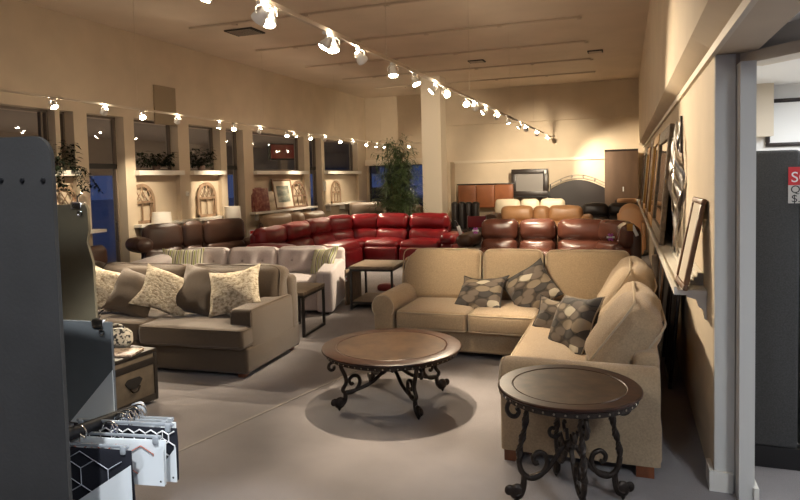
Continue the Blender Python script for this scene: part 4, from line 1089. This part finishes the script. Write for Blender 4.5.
mirror('brown framed mirror last on the right shelf toward the back corner', 1.2, 1.15, 15.1, .325, 5, M['framew'], .10)
# stored frames under the shelf
for i, (y, w_, h_, m_) in enumerate(((6.9, .8, .92, 'framed'), (7.9, .7, .80, 'framew'), (5.85, .6, .86, 'framed'), (9.1, .9, .95, 'framed'))):
    t = frame_pic('stored_frame', ['tall black frame stored on the floor under the shelf, middle of the row', 'walnut frame stored on the floor under the shelf behind the tall black one', 'narrow black frame stored on the floor nearest the sofa back', 'wide black frame farthest under the shelf'][i], 'frame', w_, h_, .03, .05, M[m_], M['dark'], inner='backing'); place(t, (.335, y, .0), -90, 5)
o = MB().rbox((0, 0, .45), (.07, .07, .9), .02, 2).build('rolled_rug', M['greyl']); o.location = (.30, 7.32, 0); tag(o, 'upright rolled grey rug in the gap behind the tan sectional', 'rug')

# tags and flowers clipped to sofas
def flower(label, loc):
    t = thing('silk_flower', label, 'flower', loc)
    for k in range(6):
        a = 60 * k; b = MB(); b.rbox((.035 * math.cos(Rd(a)), -.01, .035 * math.sin(Rd(a))), (.05, .014, .034), .007, 2, rot=RY(-a)); b.build('petal', M['purple'] if k % 3 else M['paper'], t)
    MB().rbox((0, -.02, 0), (.022, .02, .022), .01, 2).build('centre', M['wink'], t)
    return t
flower('violet and white flower clipped to the left arm of the burgundy sofa', (-2.50, 10.90, .83))
flower('violet flower clipped to the right end of the burgundy sofa', (-.22, 10.22, .80))
t = thing('tag_strip', 'white tag strip dangling at the right end of the red sofa', 'tag', (-3.12, 12.2, .60), 0)
MB().rbox((0, 0, .10), (.07, .006, .22), .002, 1, rot=RY(-18)).build('strip', M['paper'], t)
b = MB(); b.tube([(-.02, 0, .2), (-.06, 0, .30), (-.10, .0, .32)], .003, 4); b.build('cord', M['paper'], t)
t = thing('metal_chair', 'brushed metal frame chair standing just past the red sofa arm', 'chair', (-2.98, 12.9, 0))
for sx in (-1, 1):
    MB().tube(spline([(sx * .2, -.22, 0), (sx * .2, -.22, .44), (sx * .2, .2, .46), (sx * .2, .24, .95)], 6), .016, 8).build('side_frame', M['steel'], t)
    MB().tube([(sx * .2, .2, .46), (sx * .2, .24, 0)], .014, 8).build('leg', M['steel'], t)
MB().rbox((0, 0, .47), (.40, .44, .05), .02, 2).build('seat', M['redd'], t); MB().rbox((0, .235, .82), (.40, .03, .24), .012, 2).build('backrest', M['redd'], t)
t = thing('red_cushion', 'small red cushion on the floor beyond the rustic end table', 'cushion', (-3.62, 9.35, 0)); MB().rbox((0, 0, .05), (.26, .2, .10), .04, 3, 3, (0, 0, .02)).build('pad', M['red'], t)
t = thing('brass_tag_holder', 'brass and white tag holder at the right end of the burgundy sofa', 'sign', (.06, 10.03, .92), -15)
MB().rbox((0, 0, .05), (.09, .02, .11), .006, 1).build('holder', M['gold'], t); MB().rbox((.07, 0, .0), (.05, .012, .17), .004, 1, rot=RY(-25)).build('card', M['paper'], t)

# ------------------------------------------------------------------ outside: red sign on its post, street lights, cars
t = thing('roadside_sign', 'dark red square sign on a post outside the left windows', 'sign', (-9.9, 17.1, 0), 55)
MB().rbox((0, 0, 2.68), (.98, .16, .52), .02, 1).build('cabinet', M['black'], t); MB().box(-.44, .44, -.095, -.08, 2.47, 2.89).build('face', M['signred'], t)
MB().box(-.10, .10, -.05, .05, 0, 2.45).build('post', M['soffit'], t)
b = MB()
for k in range(4): b.tube([(-.32 + .17 * k + .05 * math.cos(q * .9), -.10, 2.66 + .06 * math.sin(q * 1.1)) for q in range(7)], .009, 5)
b.build('scribble_mark', mat('pale_red_paint', (.5, .22, .17), .6), t)
def car(label, loc, rz, m):
    t = thing('parked_car', label, 'car', loc, rz)
    b = MB(); b.rbox((0, 0, .62), (4.3, 1.75, .62), .16, 3, (6, 2, 2)); b.rbox((-.15, 0, 1.12), (2.3, 1.5, .55), .2, 3, (4, 2, 2), fn=lambda p, u: (p[0] * (1 - .2 * max(0, u[2])), p[1], p[2])); b.build('body', m, t)
    for sx in (-1, 1):
        for sy in (-1, 1): MB().lathe([(0, -.1), (.26, -.1), (.32, -.06), (.32, .06), (.26, .1), (0, .1)], 20, (sx * 1.35, sy * .82, .32), rot=RX(90)).build('wheel', M['black'], t)
    for sy in (-1, 1): MB().rbox((2.14, sy * .6, .68), (.06, .28, .14), .025, 2).build('headlight', M['steel'], t)
    return t
car('dark parked car on the lot beyond the back display window', (-9.6, 25, 0), 20, mat('car_blue', (.05, .07, .12), .3)); car('pale parked car beside the dark one outside', (-12.5, 28, 0), 60, mat('car_pale', (.35, .37, .40), .3))
for i, (x, y, z) in enumerate(((-13.2, 36, 3.3), (-15.5, 21, 3.6))):
    t = thing('street_lamp', ['lit street lamp in the dusk behind the bamboo', 'lit street lamp seen low through the left door'][i], 'lamp', (x, y, -.02))
    MB().tube([(0, 0, 0), (0, 0, z)], .05, 8).build('pole', M['black'], t); MB().rbox((0, 0, z + .1), (.34, .34, .2), .06, 2).build('lamp_head', M['carlight'], t)

# ------------------------------------------------------------------ ceiling: rails, vents, tracks and spot lamps
for i, (y, x0, x1) in enumerate(((6.45, -6.5, .3), (8.42, -6.48, .3), (10.36, -6.5, -.66), (12.3, -6.5, -.68), (14.2, -6.5, -.68), (16.08, -6.4, -.67))):
    t = thing('ceiling_rail', 'thin unlit rail across the ceiling, %s row from the camera' % ORD[i + 1], 'rail', (0, y, ZC - .04))
    MB().box(x0, x1, -.022, .022, .008, .038).build('channel', M['rail'], t)
    x = x0 + .8
    while x < x1: MB().box(x, x + .07, -.035, .035, -.012, .008).build('clip', M['rail'], t); x += 1.25
for i, (x, y, a, l_) in enumerate(((-5.85, 9.0, .52, 'large dark vent grille in the ceiling left of the near spotlights'), (-2.98, 13.4, .34, 'small dark slot vent in the ceiling right of the column'), (-.56, 13.45, .30, 'small dark slot vent in the ceiling near the right wall'))):
    t = thing('ceiling_vent', l_, 'vent', (x, y, ZC - .02))
    MB().rbox((0, 0, .008), (a, a * .8, .022), .004, 1).build('frame', M['vent'], t)
    b = MB()
    for k in range(7): b.box(-a * .42, a * .42, -a * .34 + k * a * .11, -a * .34 + k * a * .11 + .012, -.008, 0)
    b.build('slats', M['rail'], t)
XT, ZT, XL2, ZL2 = -1.88, 2.80, -6.32, 2.80
def track(name, label, x, y0, y1, z, m, hang):
    t = thing(name, label, 'track light', (x, (y0 + y1) / 2, z)); I = inv(t)
    MB(I).box(x - .013, x + .013, y0, y1, z - .016, z + .010).build('track_bar', M['rail'], t)
    for y in hang: MB(I).tube([(x, y, z + .01), (x, y, ZC - .002)], .0022, 5).build('suspension_rod', M['rail'], t)
track('light_track', 'long suspended white lighting track down the centre of the room', XT, 1.6, 17.4, ZT, M['trim'], (2.0, 5.0, 8.0, 11.0, 14.0, 17.0))
def xl(y): return -6.05 - .050 * (y - 5.4)
t = thing('light_track', 'long suspended lighting track beside the left windows', 'track light', (xl(10.2), 10.2, ZL2), math.degrees(math.atan(.05)))
MB().box(-.013, .013, -7.2, 7.2, -.016, .010).build('track_bar', M['trim'], t)
for y in (-6.8, -3.4, 0, 3.4, 6.8): MB().tube([(0, y, .008), (0, y, ZC - ZL2 - .002)], .0022, 5).build('suspension_rod', M['rail'], t)
t = thing('light_track', 'short suspended lighting track in front of the back display window', 'track light', (-5.6, 17.5, 2.8)); I = inv(t)
MB(I).box(-6.3, -4.9, 17.482, 17.518, 2.784, 2.816).build('track_bar', M['trim'], t)
for x in (-6.1, -5.0): MB(I).tube([(x, 17.5, 2.81), (x, 17.5, ZC - .002)], .0022, 5).build('suspension_rod', M['rail'], t)
PW = 1.6
def head(label, x, y, z, aim, power, group, col=(1.0, .83, .61), ang=48, blend=.85):
    t = thing('track_spotlight', label, 'spotlight', (x, y, z - .016), 0, group); t.scale = (.8, .8, .8)
    piv = Vector((0, 0, -.085)); ax = (Vector(aim) - (t.location + piv)).normalized(); rot = orient(ax)
    MB().rbox((0, 0, -.012), (.035, .09, .024), .005, 1).build('mount', M['whitecan'], t)
    side = rot @ Vector((1, 0, 0))
    b = MB()
    for sg in (-1, 1): b.tube([(0, 0, -.02), side * sg * .035 + Vector((0, 0, -.03)), side * sg * .058 + Vector((0, 0, -.05)), piv + side * sg * .058], .006, 6)
    b.build('yoke', M['whitecan'], t)
    o = MB().lathe([(0, -.055), (.022, -.055), (.030, -.045), (.034, -.015), (.050, .015), (.056, .042), (.056, .055), (.050, .055), (.046, .040)], 20, piv, rot=rot).build('lamp_can', M['whitecan'], t)
    MB().lathe([(.049, .046), (.040, .056), (.022, .063), (0, .066)], 18, piv, rot=rot).build('lens', M['bulb'], o)
    L = bpy.data.lights.new('spot', 'SPOT'); L.energy = power * PW; L.color = col; L.spot_size = Rd(ang); L.spot_blend = blend; L.shadow_soft_size = .03
    lo = bpy.data.objects.new('spot', L); C.objects.link(lo); lo.parent = t; lo.location = piv + ax * .075; lo.rotation_euler = (-ax).to_track_quat('Z', 'Y').to_euler()
    if group != 'x':
        P = bpy.data.lights.new('leak_fill', 'POINT'); P.energy = power * .016; P.color = col; P.shadow_soft_size = .02  # extra point light behind the can, added to brighten the ceiling
        po = bpy.data.objects.new('leak_fill', P); C.objects.link(po); po.parent = t; po.location = piv - ax * .085
    return t
RT = [(2.58, (-2.9, 1.5, 0), 60), (3.07, (-5.0, 3.9, .3), 90), (3.15, (-1.9, 1.7, 0), 70), (3.87, (-3.4, 2.9, 0), 45), (3.96, (-1.3, 3.1, 0), 80), (4.43, (-1.1, 6.7, .75), 130),
      (5.15, (-1.6, 4.6, .4), 190), (5.75, (-.7, 5.3, .5), 120), (6.38, (-3.9, 5.3, .6), 200), (6.81, (.47, 4.9, 1.95), 200, 60), (7.79, (-.5, 4.9, .6), 130), (8.29, (-1.3, 11.2, .8), 190),
      (8.92, (-4.6, 7.9, .5), 330), (9.82, (-4.5, 14.9, 2.3), 330), (10.79, (-1.3, 11.0, .8), 190), (12.09, (-4.1, 11.9, .6), 130), (12.86, (-1.9, 15.3, .9), 160), (14.54, (-2.2, 18, 1.7), 260, 75), (16.6, (-.35, 17.6, 1.9), 200, 75)]
for i, (y, aim, p, *an) in enumerate(RT):
    head('white spotlight on the centre track, %s from the camera end' % ORD[i + 1], XT, y, ZT, aim, p, 'spotlights on the centre track', ang=an[0] if an else 48)
LT = [(5.41, (-4.4, 5.2, .5), 190), (6.2, (-7.55, 6.6, 1.6), 70), (6.88, (-4.0, 5.3, .5), 240), (7.65, (-7.5, 8.3, 1.5), 80), (8.72, (-6.6, 8.6, 1.0), 80), (9.17, (-5.4, 7.6, .6), 120), (10.04, (-7.5, 10.2, 1.5), 80),
      (11.11, (-5.8, 10.2, .8), 120), (11.47, (-4.6, 12.7, .8), 160), (12.19, (-5.3, 11.5, .8), 130), (12.99, (-7.5, 13.4, 1.4), 90), (13.88, (-5.0, 12.4, .8), 130), (14.75, (-7.5, 15.9, 1.4), 80), (15.8, (-6.8, 13.4, .9), 90), (16.6, (-6.9, 16.3, .8), 80), (17.2, (-5.4, 16.6, .8), 80)]
for i, (y, aim, p) in enumerate(LT):
    head('white spotlight on the left window track, %s from the camera end' % ORD[i + 1], xl(y), y, ZL2, aim, p, 'spotlights on the left track')
for i, (x, aim) in enumerate(((-5.95, (-5.9, 15.5, 1.2)), (-5.5, (-4.7, 14.5, 1.4)), (-5.1, (-4.5, 15, 2.2)))):
    head('white spotlight on the short rear track, %s from the left' % ORD[i + 1], x, 17.5, 2.8, aim, 60, 'spotlights on the short rear track')

# ------------------------------------------------------------------ office lighting and unseen cool fill panels added around the camera
def panel(name, label, x, y, z, sx, sy, power, col):
    t = thing(name, label, 'ceiling light', (x, y, z))
    MB().rbox((0, 0, .02), (sx + .06, sy + .06, .04), .006, 1).build('housing', M['white'], t)
    MB().box(-sx / 2, sx / 2, -sy / 2, sy / 2, -.006, 0).build('diffuser', M['tube'], t)
    L = bpy.data.lights.new('panel', 'AREA'); L.shape = 'RECTANGLE'; L.size = sx; L.size_y = sy; L.energy = power; L.color = col
    lo = bpy.data.objects.new('panel', L); C.objects.link(lo); lo.parent = t; lo.location = (0, 0, -.012)
panel('ceiling_or_fill_light', 'bright white office ceiling light nearer the opening', 2.0, 4.6, 2.49, .6, 1.2, 40, (.92, .96, 1))
panel('ceiling_or_fill_light', 'bright white office ceiling light by the office back wall', 3.8, 5.4, 2.49, .6, 1.2, 40, (.92, .96, 1))
panel('ceiling_or_fill_light', 'added cool fill panel in the lobby to the right of the camera', 1.9, .4, 2.95, .6, 1.2, 46, (.86, .93, 1))  # unseen panel, added as cool fill from the right
panel('ceiling_or_fill_light', 'added cool fill panel behind the camera', -1.8, -2.6, 4.2, .6, 1.2, 36, (.88, .94, 1))  # out of view, added for cool fill on the foreground
t = thing('sample_fill_spotlight', 'added cool fill spotlight above the fabric sample display', 'spotlight', (-.9, -.1, 4.2))  # unseen spot added to brighten the sample boards
MB().lathe([(0, .05), (.07, .05), (.075, 0), (.075, -.10), (.062, -.10), (.06, -.05), (0, -.05)], 20).build('can', M['whitecan'], t)
MB().lathe([(.058, -.06), (.03, -.07), (0, -.072)], 16).build('lens', M['tube'], t)
L = bpy.data.lights.new('sample_fill', 'SPOT'); L.energy = 330; L.color = (.93, .97, 1); L.spot_size = Rd(22); L.spot_blend = .6; L.shadow_soft_size = .05
lo = bpy.data.objects.new('sample_fill', L); C.objects.link(lo); lo.parent = t; lo.location = (0, 0, -.09)
lo.rotation_euler = (Vector((-.9, -.1, 4.1)) - Vector((-1.62, 1.6, 1.0))).to_track_quat('Z', 'Y').to_euler()
# things glimpsed in the office
t = frame_pic('wall_frame', 'dark framed white board on the office back wall', 'board', .9, .42, .03, .035, M['framed'], M['officewhite'], inner='board'); place(t, (1.62, 6.38, 1.99), 0, 0)

# added warm uplights, hidden below the sills, to brighten the canopy outside
for i, y in enumerate((7.2, 10.4, 14.6)):
    t = thing('canopy_fill_light', 'added warm fill uplight under the canopy outside, %s along the left wall' % ORD[i + 1], 'fill light', (-9.6, y, -.02))
    MB().lathe([(0, 0), (.08, 0), (.09, .10), (.07, .14), (.06, .10), (0, .10)], 16).build('housing', M['black'], t)
    L = bpy.data.lights.new('uplight', 'SPOT'); L.energy = 45; L.color = (1, .78, .55); L.spot_size = Rd(150); L.spot_blend = .6; L.shadow_soft_size = .04
    lo = bpy.data.objects.new('uplight', L); C.objects.link(lo); lo.parent = t; lo.location = (0, 0, .16); lo.rotation_euler = (PI, 0, 0)
